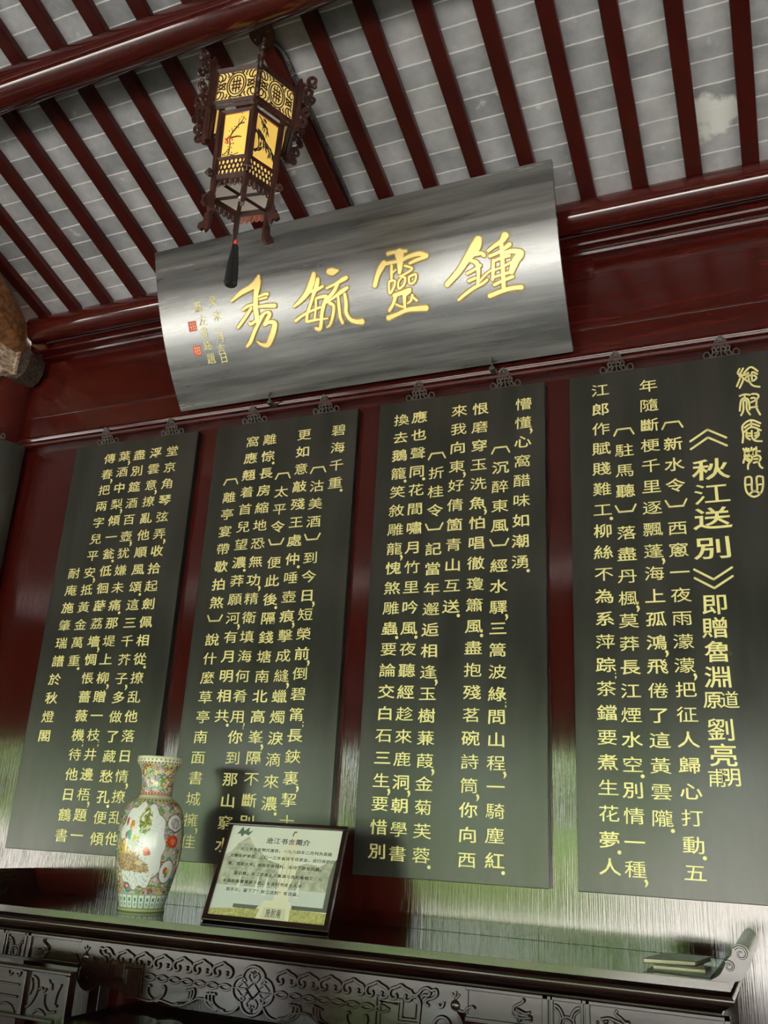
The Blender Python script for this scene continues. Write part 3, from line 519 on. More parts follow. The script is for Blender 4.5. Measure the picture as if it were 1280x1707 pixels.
for k in range(6):
    fn = face_fn(0.180, 0.180, 2.672, 2.812, k)
    b = MB(); b.prism([(-0.9, 0), (0.9, 0), (0.9, 1), (-0.9, 1)], fn, -0.004, 0.0); o = b.build('collar_panel', M_PANEL2, t)
    b = MB(); r = 0.0026; asp = 0.09/0.14
    for q in (0.44, 0.34): b.tube(circ(fn, 0, 0.5, q, q/asp*0.64, 24), r, 5, True)
    for pts in ([(-.2, .62), (.2, .62)], [(-.24, .5), (.24, .5)], [(-.2, .38), (.2, .38)], [(0, .78), (0, .22)], [(-.14, .72), (-.14, .28)], [(.14, .72), (.14, .28)]):
        b.tube([fn(u, v, 0.004) for u, v in pts], r, 5)
    for s in (-1, 1):
        for m in (0, 1):
            for c in ([(0.86, .5), (0.74, .56), (0.60, .5), (0.52, .62)], [(0.88, .06), (0.76, .10), (0.70, .24), (0.80, .34), (0.86, .26)], [(0.66, .04), (0.56, .14), (0.60, .28), (0.70, .3)], [(0.48, .05), (0.40, .14), (0.44, .2)], [(0.86, .40), (0.70, .42), (0.56, .38)], [(0.2, .04), (0.26, .1), (0.3, .04)]):
                b.tube([fn(s*u, v if m == 0 else 1-v, 0.004) for u, v in smooth(c, 3)], r, 5)
    b.build('fretwork', M_LANWOOD, o)
    fn = face_fn(0.1315, 0.1375, 2.432, 2.642, k)
    b = MB(); b.prism([(-0.8, 0.03), (0.8, 0.03), (0.8, 0.97), (-0.8, 0.97)], fn, -0.004, 0.0); o = b.build('painted_panel', M_PANEL, t)
    b = MB(); rb = random.Random(k)
    if k % 2 == 1:      # a plum branch in flower
        sts = [[(-.30, .06, .07), (-.26, .25, .06), (-.32, .42, .055), (-.18, .55, .05), (.12, .68, .04), (.35, .78, .035), (.42, .90, .02)], [(-.30, .42, .04), (.10, .44, .03), (.40, .42, .02)], [(-.18, .55, .03), (-.28, .66, .02)], [(.12, .68, .025), (.18, .84, .02)], [(.2, .72, .025), (.5, .74, .02)], [(-.26, .2, .03), (-.5, .1, .02)]]
        for s_ in sts: b.ribbon([(u, v, w_) for u, v, w_ in s_], lambda u, v, d: fn(u, v, d), 0, 0.0012, 1.0)
        tw = MB()
        for i in range(26):
            q = sts[0][rb.randrange(7)]; u, v = q[0]+rb.uniform(-.22, .22), q[1]+rb.uniform(-.06, .06)
            b.prism([(u+.035*math.cos(a), v+.012*math.sin(a)) for a in (0, 1.3, 2.5, 3.8, 5)], fn, 0, 0.0013)
        for i in range(16):
            u, v = -.45+rb.uniform(-.18, .4)*1.0, .38+rb.uniform(-.09, .09)
            tw.prism([(u+.06*math.cos(a), v+.018*math.sin(a)) for a in (0, 1.25, 2.5, 3.8, 5)], fn, 0.0005, 0.0016)
        b.build('painting', M_INK, o); tw.build('painted_blossom', M_BLOOM, o)
        g = MB()
        for i in range(14):
            u, v = -.3+rb.uniform(-.4, .6), .05+rb.uniform(-.03, .04); g.prism([(u+.05*math.cos(a), v+.014*math.sin(a)) for a in (0, 1.25, 2.5, 3.8, 5)], fn, 0, 0.0014)
        g.build('painted_grass', M_GRN, o)
    else:               # bamboo sprays
        for st in ([(-.8, .62, .05), (-.2, .52, .05), (.3, .42, .04), (.75, .30, .03)], [(-.6, .95, .03), (-.2, .84, .03), (.1, .78, .02)], [(-.75, .15, .03), (-.45, .24, .03), (-.1, .34, .02)]): b.ribbon(st, fn, 0, 0.0012)
        for i in range(46):
            tq = rb.random(); base = [(-.8+1.5*tq, .63-.33*tq), (-.6+.7*tq, .96-.18*tq), (-.75+.7*tq, .14+.2*tq)][0 if i < 28 else (1 if i < 38 else 2)]
            base = (base[0]+rb.uniform(-.10, .10), base[1]+rb.uniform(-.07, .07)); a = rb.uniform(-2.4, -0.2) if i < 38 else rb.uniform(0.3, 2.2); l = rb.uniform(.25, .45)
            b.ribbon([(base[0], base[1], .012), (base[0]+math.cos(a)*l*.5, base[1]+math.sin(a)*l*.2, .060), (base[0]+math.cos(a)*l, base[1]+math.sin(a)*l*.42, .012)], fn, 0, 0.0013)
        b.build('painting', M_INK, o)
    fn = face_fn(0.1275, 0.1315, 2.352, 2.418, k)
    b = MB(); b.prism([(-0.86, 0.05), (0.86, 0.05), (0.86, 0.95), (-0.86, 0.95)], fn, -0.003, 0.0); o = b.build('lower_panel', M_PANEL2, t)
    b = MB()
    for i in range(-3, 4):
        for s in (-1, 1): b.tube([fn(max(-.9, min(.9, i*.27-s*.2)), 0.02, .003), fn(max(-.9, min(.9, i*.27+s*.2)), .98, .003)], 0.0028, 5)
    for v in (0.33, 0.67): b.tube([fn(-.9, v, .003), fn(.9, v, .003)], 0.0022, 5)
    b.build('lattice', M_LANWOOD, o)
    # scalloped valance hung under the ring
    fn = face_fn(0.130, 0.130, 2.26, 2.335, k)
    b = MB()
    b.tube([fn(-.85, .98, 0), fn(.85, .98, 0)], 0.0045, 5)
    for i in range(5): 
        c = -.68+i*.34
        b.tube([fn(c+.17*math.cos(a), .9+.42*math.sin(a), 0) for a in [PI+PI*j/8 for j in range(9)]], 0.0036, 5)
        b.tube([fn(c+.07*math.cos(a), .78+.16*math.sin(a), 0) for a in [2*PI*j/8 for j in range(8)]], 0.0028, 5, True)
    b.build('valance', M_LITVAL if k == 2 else M_LANWOOD, t)  # only the far side's lit inner face takes the lighter tone
    # openwork dragon bracket on each corner of the collar
    a = TH0+k*PI/3
    def rad(r, z, s=0.0): return (LX+r*math.cos(a)-s*math.sin(a), LY+r*math.sin(a)+s*math.cos(a), z+EYE)
    b = MB()
    b.prism([(0.192, 2.62), (0.212, 2.63), (0.214, 2.86), (0.206, 2.885), (0.192, 2.87)], rad, -0.006, 0.006)
    for c, r0, r1, a0, tn in ((( .245, 2.865), .030, .008, -2.8, 1.2), ((.236, 2.80), .026, .007, 2.4, -1.1), ((.252, 2.765), .018, .006, -1.5, 1.1), ((.234, 2.71), .026, .007, -2.6, 1.15), ((.226, 2.655), .020, .006, 2.0, -1.2)):
        b.tube([rad(u, v) for u, v in spiral(c, r0, r1, a0, tn, 16)], 0.0075, 6)
    for c, r in (((.262, 2.835), .012), ((.228, 2.835), .012), ((.244, 2.735), .010), ((.222, 2.765), .010), ((.218, 2.685), .010)): b.ball(rad(*c), r, 8, 5)
    b.build('dragon_bracket', M_LANWOOD, t, smooth=True)
# bottom ring, spokes, pale bottom glass, hub
b = MB()
for k in range(3): bar(b, hp(0.128, k, 2.335), hp(0.128, k+3, 2.335), 0.0085)
for k in range(6): bar(b, hp(0.1285, k, 2.335), hp(0.1285, k+1, 2.335), 0.009)
b.build('bottom_spoke', M_LANWOOD, t)
b = MB(); b.prism([hp(0.122, k, 0)[:2] for k in range(6)], lambda u, v, d: (u, v, d+EYE), 2.352, 2.356); b.build('bottom_glass', M_PALE, t)
b = MB(); b.lathe([(0.012, 0), (0.014, 0.006), (0.010, 0.014)], (LX, LY, EYE+2.316), 12); b.build('hub', mat('pale_bone_button', (0.6, 0.55, 0.5), 0.4), t)
# top cover and the hanging rod, chain links
b = MB(); b.lathe([(0.02, 0.0), (0.14, 0.005), (0.02, 0.03)], (LX, LY, EYE+2.64), 6); b.build('top_cover', M_LANWOOD, t)
b = MB()
for k in range(3): bar(b, hp(0.18, k, 2.83), hp(0.18, k+3, 2.83), 0.007)
b.tube([(LX, LY, EYE+2.82), (LX, LY, EYE+2.99)], 0.007, 8); b.lathe([(0.012, 0), (0.02, 0.01), (0.012, 0.02)], (LX, LY, EYE+2.845), 12)
b.build('hanging_rod', M_LANWOOD, t)
b = MB(); z = EYE+2.985; i = 0
while z < EYE+3.135:
    pts = [(0.008*math.cos(q), 0.014*math.sin(q)) for q in [2*PI*j/12 for j in range(12)]]
    b.tube([(LX+(u if i % 2 else 0), LY+(0 if i % 2 else u), z+0.012+v) for u, v in pts], 0.0026, 6, True); z += 0.021; i += 1
b.build('chain', M_IRON, t)
b = MB(); b.tube([(LX, LY, EYE+2.318), (LX, LY, EYE+2.11)], 0.0022, 6); b.build('tassel_string', M_BLACK, t)
b = MB(); b.ball((LX, LY, EYE+2.118), 0.008, 10, 6, (1, 1, 1.6)); b.build('tassel_bead', M_BLOOM, t)
b = MB(); prof = [(0.009, 0.0), (0.013, -0.012), (0.013, -0.03), (0.017, -0.06), (0.021, -0.12), (0.023, -0.175), (0.018, -0.182)]
n = 40; vs = []
for r, z in prof:
    for k in range(n): q = r*(1+(0.12 if k % 2 else -0.06)); vs.append((LX+q*math.cos(2*PI*k/n), LY+q*math.sin(2*PI*k/n), EYE+2.105+z))
b.add(vs, [(i*n+k, i*n+(k+1)%n, (i+1)*n+(k+1)%n, (i+1)*n+k) for i in range(len(prof)-1) for k in range(n)]+[tuple((len(prof)-1)*n+k for k in range(n))])
b.build('tassel', M_BLACK, t)
bl = bpy.data.lights.new('lantern_bulb', 'POINT'); bl.energy = 1.5; bl.color = (1, 0.75, 0.4); bl.shadow_soft_size = 0.03
lo = bpy.data.objects.new('lantern_bulb', bl); C.objects.link(lo); lo.location = (0, 0, 2.5-2.15); lo.parent = t
# round plate on the rafter, and the flexible conduit
rn = Vector((0, -math.sin(ang), -math.cos(ang)))         # pointing down out of the roof
rc = Vector((LX, LY, zr(LY)))
e1 = Vector((1, 0, 0)); e2 = rn.cross(e1)
def roof_pt(u, v, d): return tuple(rc+e1*u+e2*v+rn*d)
t2 = thing('mounting_plate', 'small round dark plate screwed to a rafter, holding the lantern chain', 'plate', tuple(rc))
b = MB(); b.prism([(0.056*math.cos(2*PI*k/32), 0.056*math.sin(2*PI*k/32)) for k in range(32)], roof_pt, 0.0, 0.010); b.build('disc', mat('brown_plate_paint', (0.045, 0.014, 0.010), 0.4), t2, bevel=0.002)
for s in (-1, 1):
    b = MB(); b.ball(roof_pt(0.036*s, 0.008*s, 0.011), 0.005, 8, 5); b.build('screw', mat('bright_screw_head', (0.7, 0.7, 0.68), 0.25, 0.5, 0.9), t2)
b = MB(); b.tube([roof_pt(0, 0, 0.009), roof_pt(0, 0, 0.02), tuple(Vector((LX, LY, EYE+3.118))), (LX, LY, EYE+3.128)], 0.004, 6); b.build('hook', M_IRON, t2)
pth = smooth([(-1.742, -1.215, 0.004), (-1.731, -1.15, -0.022), (-1.729, -1.0, -0.030), (-1.731, -0.7, -0.030), (-1.735, -0.45, -0.030), (-1.736, -0.30, -0.030)], 30)
pth = [(x, y, zr(y)-d) for x, y, d in pth]
b = MB(); b.tube(pth, [0.0105 if i % 2 else 0.0078 for i in range(len(pth))], 8)
tag(b.build('conduit', mat('dark_grey_conduit', (0.05, 0.05, 0.05), 0.4)), 'dark ribbed flexible conduit running down a rafter from the lantern plate', 'cable')

# ------------------------------------------------------------------ altar table
TT = -0.3607                        # table top, relative to the eye
TX0, TX1, TYF, TYB = -3.411, -0.197, -0.600, 0.025
TC = (TX0+TX1)/2
t = thing('altar_table', 'long dark carved altar table with scrolled ends, standing against the red wall', 'table', (TC, -0.3, 0))
prof = [(0.0, TT), (0.001, TT-0.024), (-0.006, TT-0.026), (-0.010, TT-0.031), (-0.004, TT-0.034)]
prof += [(-0.004+0.014*math.sin(a), TT-0.034-0.015+0.015*math.cos(a)) for a in [PI*i/8 for i in range(1, 8)]]
prof += [(-0.006, TT-0.066), (-0.014, TT-0.074), (-0.030, TT-0.082), (-0.036, TT-0.084), (-0.028, TT-0.087), (-0.027, TT-0.092), (-0.034, TT-0.096), (-0.040, TT-0.099)]
b = MB(); vs = []; fs = []
for d, z in prof: vs += [(TX0-d, TYF-d, z+EYE), (TX1+d, TYF-d, z+EYE), (TX1+d, TYB, z+EYE), (TX0-d, TYB, z+EYE)]
m = len(prof)
for i in range(m-1):
    for k in range(4): fs.append((i*4+k, i*4+(k+1) % 4, (i+1)*4+(k+1) % 4, (i+1)*4+k))
fs += [tuple((m-1)*4+k for k in range(4))]
b.add(vs, fs); b.build('moulded_frame', M_DARKWOOD, t, smooth=True)
b = MB(); b.box(TX0+0.003, TYF+0.003, EYE+TT-0.004, TX1-0.003, TYB, EYE+TT+0.0006); b.build('top_board', M_TOPWOOD, t)
for s in (1, -1):
    def ex(x): return x if s == 1 else 2*TC-x
    sc = [(-0.250, -0.3600), (-0.225, -0.345), (-0.212, -0.327), (-0.203, -0.309), (-0.196, -0.297), (-0.186, -0.287), (-0.183, -0.272), (-0.176, -0.261), (-0.162, -0.256), (-0.146, -0.262), (-0.136, -0.274), (-0.132, -0.292), (-0.138, -0.314), (-0.149, -0.330), (-0.156, -0.344), (-0.170, -0.353), (-0.194, -0.3600)]
    b = MB(); b.prism([(ex(u), v) for u, v in smooth(sc, 3)], lambda u, v, d: (u, d, v+EYE), TYF+0.001, TYB); o = b.build('scrolled_end', M_DARKWOOD, t, smooth=True)
    b = MB()
    for c, r0, a0 in (((-0.160, -0.281), 0.021, 2.6), ((-0.195, -0.318), 0.015, 2.3)):
        b.tube([(ex(u), TYF-0.001, v+EYE) for u, v in spiral(c, r0, 0.004, a0, -1.25, 20)], [0.0042-0.0022*i/20 for i in range(21)], 6)
    b.build('volute', M_DARKWOOD, o)
AY = -0.555
def af(h, v, d): return (TC+h, AY-d, v+EYE)
# deep carved apron between the two panelled ends
half = [(0, -0.645), (0.030, -0.632), (0.046, -0.606), (0.07, -0.632), (0.106, -0.641), (0.145, -0.628), (0.161, -0.616), (0.19, -0.609), (0.224, -0.609), (0.252, -0.622), (0.285, -0.637), (0.33, -0.641), (0.39, -0.632), (0.43, -0.640), (0.470, -0.638), (0.492, -0.634), (0.553, -0.637), (0.566, -0.622), (0.590, -0.616), (0.635, -0.614), (0.678, -0.605), (0.70, -0.622), (0.728, -0.634), (0.756, -0.626), (0.779, -0.600), (0.782, -0.568), (0.762, -0.540), (0.80, -0.540)]
poly = [(h, z) for h, z in half]+[(0.80, -0.458), (-0.80, -0.458)]+[(-h, z) for h, z in half[:0:-1]]
b = MB(); b.prism(poly, af, -0.03, 0.0); apron = b.build('apron', M_DARKWOOD, t, bevel=0.003)
r = 0.0046
def mir(pts): return [pts, [(-h, z) for h, z in pts]]
def carve(name, lines, rr=r*1.3, parent=None, k=4, d=0.004):
    b = MB()
    for l in lines:
        p = smooth(l, k) if k else l
        b.tube([af(h, z, d) for h, z in p], rr, 6)
    return b.build(name, M_DARKWOOD, parent or apron, smooth=True)
for h0 in (0.131, 0.218, 0.304, 0.392, 0.480, 0.566):
    for s in (1, -1):
        c = s*h0; L = []
        for q in (1, -1):
            L.append([(c, -0.478), (c+q*0.014, -0.486), (c+q*0.034, -0.494), (c+q*0.0405, -0.508), (c+q*0.033, -0.521), (c+q*0.020, -0.522), (c+q*0.015, -0.514), (c+q*0.020, -0.507)])
        carve('cloud_motif', L)
# twisted cord from the medallion to the fret
L = []
for s in (1, -1):
    for ph in (0, PI):
        L.append([(s*(0.088+0.44*i/88), -0.557+0.0095*math.sin(PI*i/88*8+ph)) for i in range(89)])
carve('cord', L, 0.0044, k=0)
# angular fret
fo = [(0.637, -0.530), (0.634, -0.586), (0.558, -0.588), (0.561, -0.537), (0.493, -0.535), (0.491, -0.632), (0.552, -0.635)]
carve('fret', mir(fo), 0.0062, k=0, d=0.001)
fi = [(0.645, -0.522), (0.621, -0.530), (0.620, -0.573), (0.573, -0.574), (0.576, -0.522), (0.480, -0.520), (0.478, -0.618)]
carve('fret_inner', mir(fi[1:]), 0.0035, k=0)
# edge bead that follows the shaped lower edge
carve('edge_bead', mir([(h, z+0.004) for h, z in half[2:-1]]), 0.0045)
# lower leaf scrolls
sc = []
for c, z, q in ((0.15, -0.598, 1), (0.165, -0.598, 1), (0.18, -0.60, 1), (0.255, -0.592, -1), (0.268, -0.596, -1), (0.28, -0.598, -1), (0.385, -0.597, -1), (0.435, -0.600, 1)):
    sc += mir([(c, z+0.012), (c+q*0.008, z+0.016), (c+q*0.014, z+0.006), (c+q*0.008, z-0.014), (c-q*0.014, z-0.028), (c-q*0.04, z-0.034)])
carve('leaf_scroll', sc, 0.005)
# end volutes
carve('end_volute', mir([(0.72+a, -0.585+z) for a, z in spiral((0, 0), 0.046, 0.008, -0.6, -1.35, 26)]), 0.006)
# corner dragons, flaming pearl, phoenix
dr = [[(0.60, -0.49), (0.612, -0.503), (0.628, -0.499), (0.642, -0.484), (0.66, -0.478), (0.675, -0.484), (0.69, -0.480), (0.694, -0.494), (0.68, -0.506), (0.662, -0.512), (0.655, -0.524), (0.668, -0.530)], [(0.638, -0.530), (0.634, -0.516), (0.622, -0.506), (0.610, -0.512), (0.604, -0.500)], [(0.672, -0.49), (0.664, -0.500), (0.650, -0.500), (0.640, -0.510)], [(0.700, -0.52), (0.706, -0.530), (0.716, -0.524), (0.718, -0.512)]]
carve('dragon', sum((mir(l) for l in dr), []), 0.0055)
for s in (1, -1):
    b = MB(); b.ball(af(s*0.757, -0.519, 0.0), 0.0165, 14, 8, (1, 0.5, 1))
    for l in ([(0.757, -0.502), (0.752, -0.492), (0.744, -0.484)], [(0.757, -0.502), (0.757, -0.487), (0.761, -0.478)], [(0.757, -0.502), (0.764, -0.493), (0.771, -0.486)], [(0.770, -0.530), (0.785, -0.534), (0.80, -0.522), (0.815, -0.516), (0.822, -0.524)]):
        b.tube([af(s*h, z, 0.002) for h, z in smooth(l)], 0.004, 6)
    b.build('flaming_pearl', M_DARKWOOD, apron, smooth=True)
    b = MB()
    for l in ([(0.978, -0.476), (0.984, -0.482), (0.972, -0.490), (0.955, -0.500), (0.952, -0.512), (0.964, -0.520)], [(0.96, -0.506), (0.975, -0.512), (0.99, -0.516), (1.005, -0.512)], [(0.958, -0.512), (0.975, -0.521), (1.0, -0.522)], [(0.955, -0.526), (0.975, -0.530), (1.005, -0.527)]):
        b.tube([af(s*h, z, 0.002) for h, z in smooth(l)], 0.0045, 6)
    rb = random.Random(3)
    for i in range(16): b.ball(af(s*(0.985+rb.uniform(-.035, .03)), -0.525+rb.uniform(-.012, .01), 0.001), rb.uniform(.004, .008), 8, 5, (1, .7, 1))
    b.build('phoenix', M_DARKWOOD, apron, smooth=True)
    # panelled end of the apron: frame, small vase panel, last panel
    b = MB()
    def hb(h0, h1, z0, z1, d0, d1): 
        p = [af(s*h0, z0, d0), af(s*h1, z1, d1)]
        b.box(min(p[0][0], p[1][0]), min(p[0][1], p[1][1]), min(p[0][2], p[1][2]), max(p[0][0], p[1][0]), max(p[0][1], p[1][1]), max(p[0][2], p[1][2]))
    hb(0.79, 1.60, -0.552, -0.458, -0.03, -0.006)
    hb(0.79, 1.60, -0.470, -0.458, -0.01, 0.003)
    hb(0.79, 1.60, -0.560, -0.546, -0.03, 0.003)
    for h0, h1 in ((1.043, 1.062), (1.068, 1.078), (1.164, 1.172), (1.178, 1.192), (1.582, 1.60)): hb(h0, h1, -0.552, -0.458, -0.01, 0.003)
    b.build('end_panel', M_DARKWOOD, t, bevel=0.002)
    b = MB(); c = 1.121
    for q in (1, -1):
        b.tube([af(s*(c+q*u), z, -0.003) for u, z in smooth([(0.012, -0.512), (0.018, -0.498), (0.028, -0.486), (0.040, -0.482)])], 0.005, 6)
        b.tube([af(s*(c+q*u), z, -0.003) for u, z in smooth([(0.024, -0.535), (0.020, -0.518), (0.026, -0.500), (0.038, -0.492)])], 0.004, 6)
    for rr in (0.024, 0.014): b.tube([af(s*(c+rr*math.cos(a)), -0.532+rr*0.9*math.sin(a), -0.003) for a in [2*PI*i/18 for i in range(18)]], 0.0035, 6, True)
    b.build('flower_vase_relief', M_DARKWOOD, t, smooth=True)
    b = MB()
    for l in ([(1.275, -0.476), (1.27, -0.486), (1.285, -0.496), (1.30, -0.51)], [(1.225, -0.505), (1.25, -0.50), (1.27, -0.505), (1.30, -0.515)], [(1.33, -0.52), (1.36, -0.51), (1.40, -0.52), (1.45, -0.515)]): b.tube([af(s*h, z, -0.003) for h, z in smooth(l)], 0.005, 6)
    for i in range(10): b.ball(af(s*(1.26+rb.uniform(-.05, .05)), -0.515+rb.uniform(-.02, .012), -0.004), rb.uniform(.005, .009), 8, 5, (1, .7, 1))
    b.build('bird_relief', M_DARKWOOD, t, smooth=True)
    # pedestal legs
    b = MB()
    for h0, h1 in ((1.06, 1.12), (1.535, 1.60)):
        hb(h0, h1, -EYE, -0.546, -0.06, 0.0)
        p = af(s*h0, 0, 0); q = af(s*h1, 0, 0); b.box(min(p[0], q[0]), -0.06, 0, max(p[0], q[0]), 0.0, EYE-0.46)
    hb(1.12, 1.535, -1.47, -1.43, -0.06, 0.0); hb(1.12, 1.535, -EYE+0.35, -0.60, -0.04, -0.02)
    b.build('pedestal', M_DARKWOOD, t, bevel=0.004)
# quatrefoil medallion
b = MB(); q = []
for i in range(48):
    a = 2*PI*i/48; rr = 0.062+0.020*abs(math.cos(2*a))**0.8
    q.append(af(rr*1.02*math.cos(a), -0.556+rr*0.95*math.sin(a), 0.003))
b.tube(q, 0.0058, 6, True)
for s in (1, -1):
    for m_ in (1, -1):
        b.tube([af(s*h, -0.556+m_*z, 0.002) for h, z in smooth([(0.01, 0.028), (0.022, 0.042), (0.014, 0.056), (0.003, 0.048)])], 0.0042, 6)
        b.tube([af(s*h, -0.556+m_*z, 0.002) for h, z in smooth([(0.026, 0.010), (0.042, 0.022), (0.056, 0.012), (0.066, 0.004)])], 0.0042, 6)
        b.tube([af(s*h, -0.556+m_*z, 0.002) for h, z in smooth([(0.03, 0.026), (0.04, 0.036), (0.05, 0.030)])], 0.004, 6)
b.tube([af(*p, 0.002) for p in [(0, -0.530), (0.026, -0.556), (0, -0.582), (-0.026, -0.556)]], 0.004, 6, True)
b.tube([af(h, -0.553, 0.003) for h in (-0.085, -0.03)], 0.003, 6); b.tube([af(h, -0.560, 0.003) for h in (0.03, 0.085)], 0.003, 6)
for i in range(5):
    b.ball(af(0, -0.498-0.004*i, 0.002), 0.006-0.0006*i, 8, 5); b.ball(af(0, -0.612-0.004*i, 0.002), 0.006-0.0006*i, 8, 5)
b.build('medallion', M_DARKWOOD, apron, smooth=True)
b = MB(); b.box(TX0+0.06, -0.02, EYE-0.56, TX1-0.06, TYB, EYE-0.46); b.build('rear_rail', M_DARKWOOD, t)

# ------------------------------------------------------------------ porcelain vase
VX, VY, VZ = -2.51, -0.315, EYE+TT+0.0006
hgt = 0.618; k_ = hgt/1490.0; kr = 0.000448
ctrl = [(1595, 205), (1590, 212), (1565, 214), (1555, 206), (1545, 208), (1500, 217), (1430, 232), (1350, 251), (1250, 275), (1150, 294), (1050, 303), (950, 307), (850, 306), (750, 298), (680, 285), (620, 264), (580, 240), (550, 210), (530, 178), (515, 160), (505, 156), (495, 152), (485, 150), (450, 147), (380, 148), (320, 154), (270, 163), (230, 176), (200, 193), (180, 208), (168, 216), (150, 218), (120, 217), (108, 214), (105, 208)]
pr = smooth([(r_*kr, (1595-y)*k_) for y, r_ in ctrl], 7)
NS = 420; rng = np.random.RandomState(4)
P_ = np.array(pr); nr = len(P_)
seg = np.r_[0, np.cumsum(np.hypot(np.diff(P_[:, 0]), np.diff(P_[:, 1])))]
s_new = np.linspace(0, seg[-1], 330); P_ = np.c_[np.interp(s_new, seg, P_[:, 0]), np.interp(s_new, seg, P_[:, 1])]; nr = 330
th = np.arange(NS)*2*PI/NS
ca = np.cos(th); sa = np.sin(th)
V = np.stack([np.outer(P_[:, 0], ca), np.outer(P_[:, 0], sa), np.repeat(P_[:, 1][:, None], NS, 1)], -1)
Yc = 1595-P_[:, 1]/k_                                   # photo-like row of each ring
TH = np.repeat(th[None, :], nr, 0); YY = np.repeat(Yc[:, None], NS, 1)
rel = (np.degrees(TH)+53.4+180) % 360-180               # 0 faces the viewer, + to the right
# millefleur ground: flowers scattered over the surface
ns = 1500
sy = rng.randint(0, nr, ns); st_ = rng.rand(ns)*2*PI
SP = np.stack([P_[sy, 0]*np.cos(st_), P_[sy, 0]*np.sin(st_), P_[sy, 1]], -1)
pal = np.array([(.62, .36, .46), (.40, .25, .42), (.80, .62, .10), (.88, .74, .22), (.07, .36, .33), (.14, .45, .38), (.60, .08, .04), (.22, .38, .08), (.30, .42, .10), (.85, .80, .70), (.72, .50, .55), (.50, .42, .55)])
sc_ = pal[rng.randint(0, len(pal), ns)]; cs = pal[rng.randint(0, len(pal), ns)]
sr = rng.uniform(0.0075, 0.0135, ns)
col = np.zeros((nr, NS, 3)); ground = np.array([.10, .12, .07])
for i in range(nr):
    d = V[i][:, None, :]-SP[None, np.abs(SP[:, 2]-P_[i, 1]) < 0.02, :]
    ids = np.nonzero(np.abs(SP[:, 2]-P_[i, 1]) < 0.02)[0]
    dist = np.sqrt((d**2).sum(-1))/sr[ids][None, :]
    j = dist.argmin(1); dm = dist[np.arange(NS), j]; id_ = ids[j]
    dv = d[np.arange(NS), j]; pet = 0.72+0.22*np.cos(6*np.arctan2(dv[:, 2], dv[:, 0]+dv[:, 1]*0.8))
    c = sc_[id_].copy()
    c[dm > pet] = ground*0.5+0.5*sc_[id_][dm > pet]*0.6
    c[dm > 1.05] = (.55, .50, .42)
    c[dm < 0.28] = cs[id_][dm < 0.28]
    col[i] = c
def paint(mask, c): col[mask] = c
def vnoise(a, b_, f, seed=0):
    return 0.5+0.5*np.sin(a*f+seed+1.7*np.sin(b_*f*1.3+seed*2.1))*np.cos(b_*f*0.9-seed+1.3*np.sin(a*f*0.7))
W_ = np.array([.86, .88, .86])
# white scalloped cartouches: the big front one, its twin behind, and small shaped reserves between
for cen in (-17.0, 163.0):
    x = ((rel-cen+180) % 360-180)/43.0; y = (YY-975)/395.0
    rr = np.sqrt(np.abs(x)**2.4+np.abs(y)**2.4)**(1/1.2); lim = 1.0+0.055*np.cos(11*np.arctan2(y, x))
    paint((rr < lim+0.035) & (rr >= lim), (.25, .22, .14)); ins = rr < lim; paint(ins, W_)
    n1 = vnoise(x*3, y*3, 5.0, 1); n2 = vnoise(x*3, y*3, 11.0, 3)
    rock = ins & (y > -0.05+0.5*(x+0.45)+0.22*n1) & (y < 0.60+0.05*n1) & (x < 0.50-0.8*(y < .2)*0.4)
    paint(rock, (.44, .30, .19)); paint(rock & (n2 > .62), (.62, .44, .18)); paint(rock & (n2 < .28), (.25, .16, .10)); paint(rock & (y < 0.22) & (n1 > .5), (.70, .55, .12))
    tree = ins & (((x-0.12)/0.27)**2+((y+0.58)/0.36)**2 < 0.7+0.5*n2); paint(tree & (n1 > .42), (.16, .20, .05)); paint(tree & (n2 > .68), (.55, .50, .12))
    fall = ins & (np.abs(x+0.02-0.16*np.sin(y*4)) < 0.20) & (y > -0.2) & (y < 0.5); paint(fall & (n2 > .66), (.55, .50, .38))
    for cx, cy, rx, ry, cc in ((-.42, -.44, .10, .15, (.66, .26, .05)), (-.50, -.24, .11, .12, (.10, .40, .36)), (-.62, -.22, .10, .10, (.26, .16, .14)), (-.70, -.55, .06, .10, (.50, .04, .05)), (-.25, -.18, .07, .06, (.85, .72, .08)), (-.62, .02, .10, .13, (.78, .55, .14)), (.30, .14, .13, .10, (.72, .20, .07)), (.40, .18, .07, .05, (.60, .14, .06)), (.05, .42, .16, .05, (.70, .62, .35)), (.30, .45, .12, .03, (.30, .26, .12))):
        paint(ins & (((x-cx)/rx)**2+((y-cy)/ry)**2 < 0.8+0.4*n2), cc)
    lake = ins & (y > 0.62); paint(lake & (vnoise(x*6, y*2, 9, 5) > .90), (.30, .36, .40)); paint(lake & (vnoise(x*4, y*5, 6, 8) > .94), (.20, .20, .24))
    spark = ins & (y < -.3) & (vnoise(x*5, y*5, 12, 2) > .95); paint(spark, (.30, .28, .20))
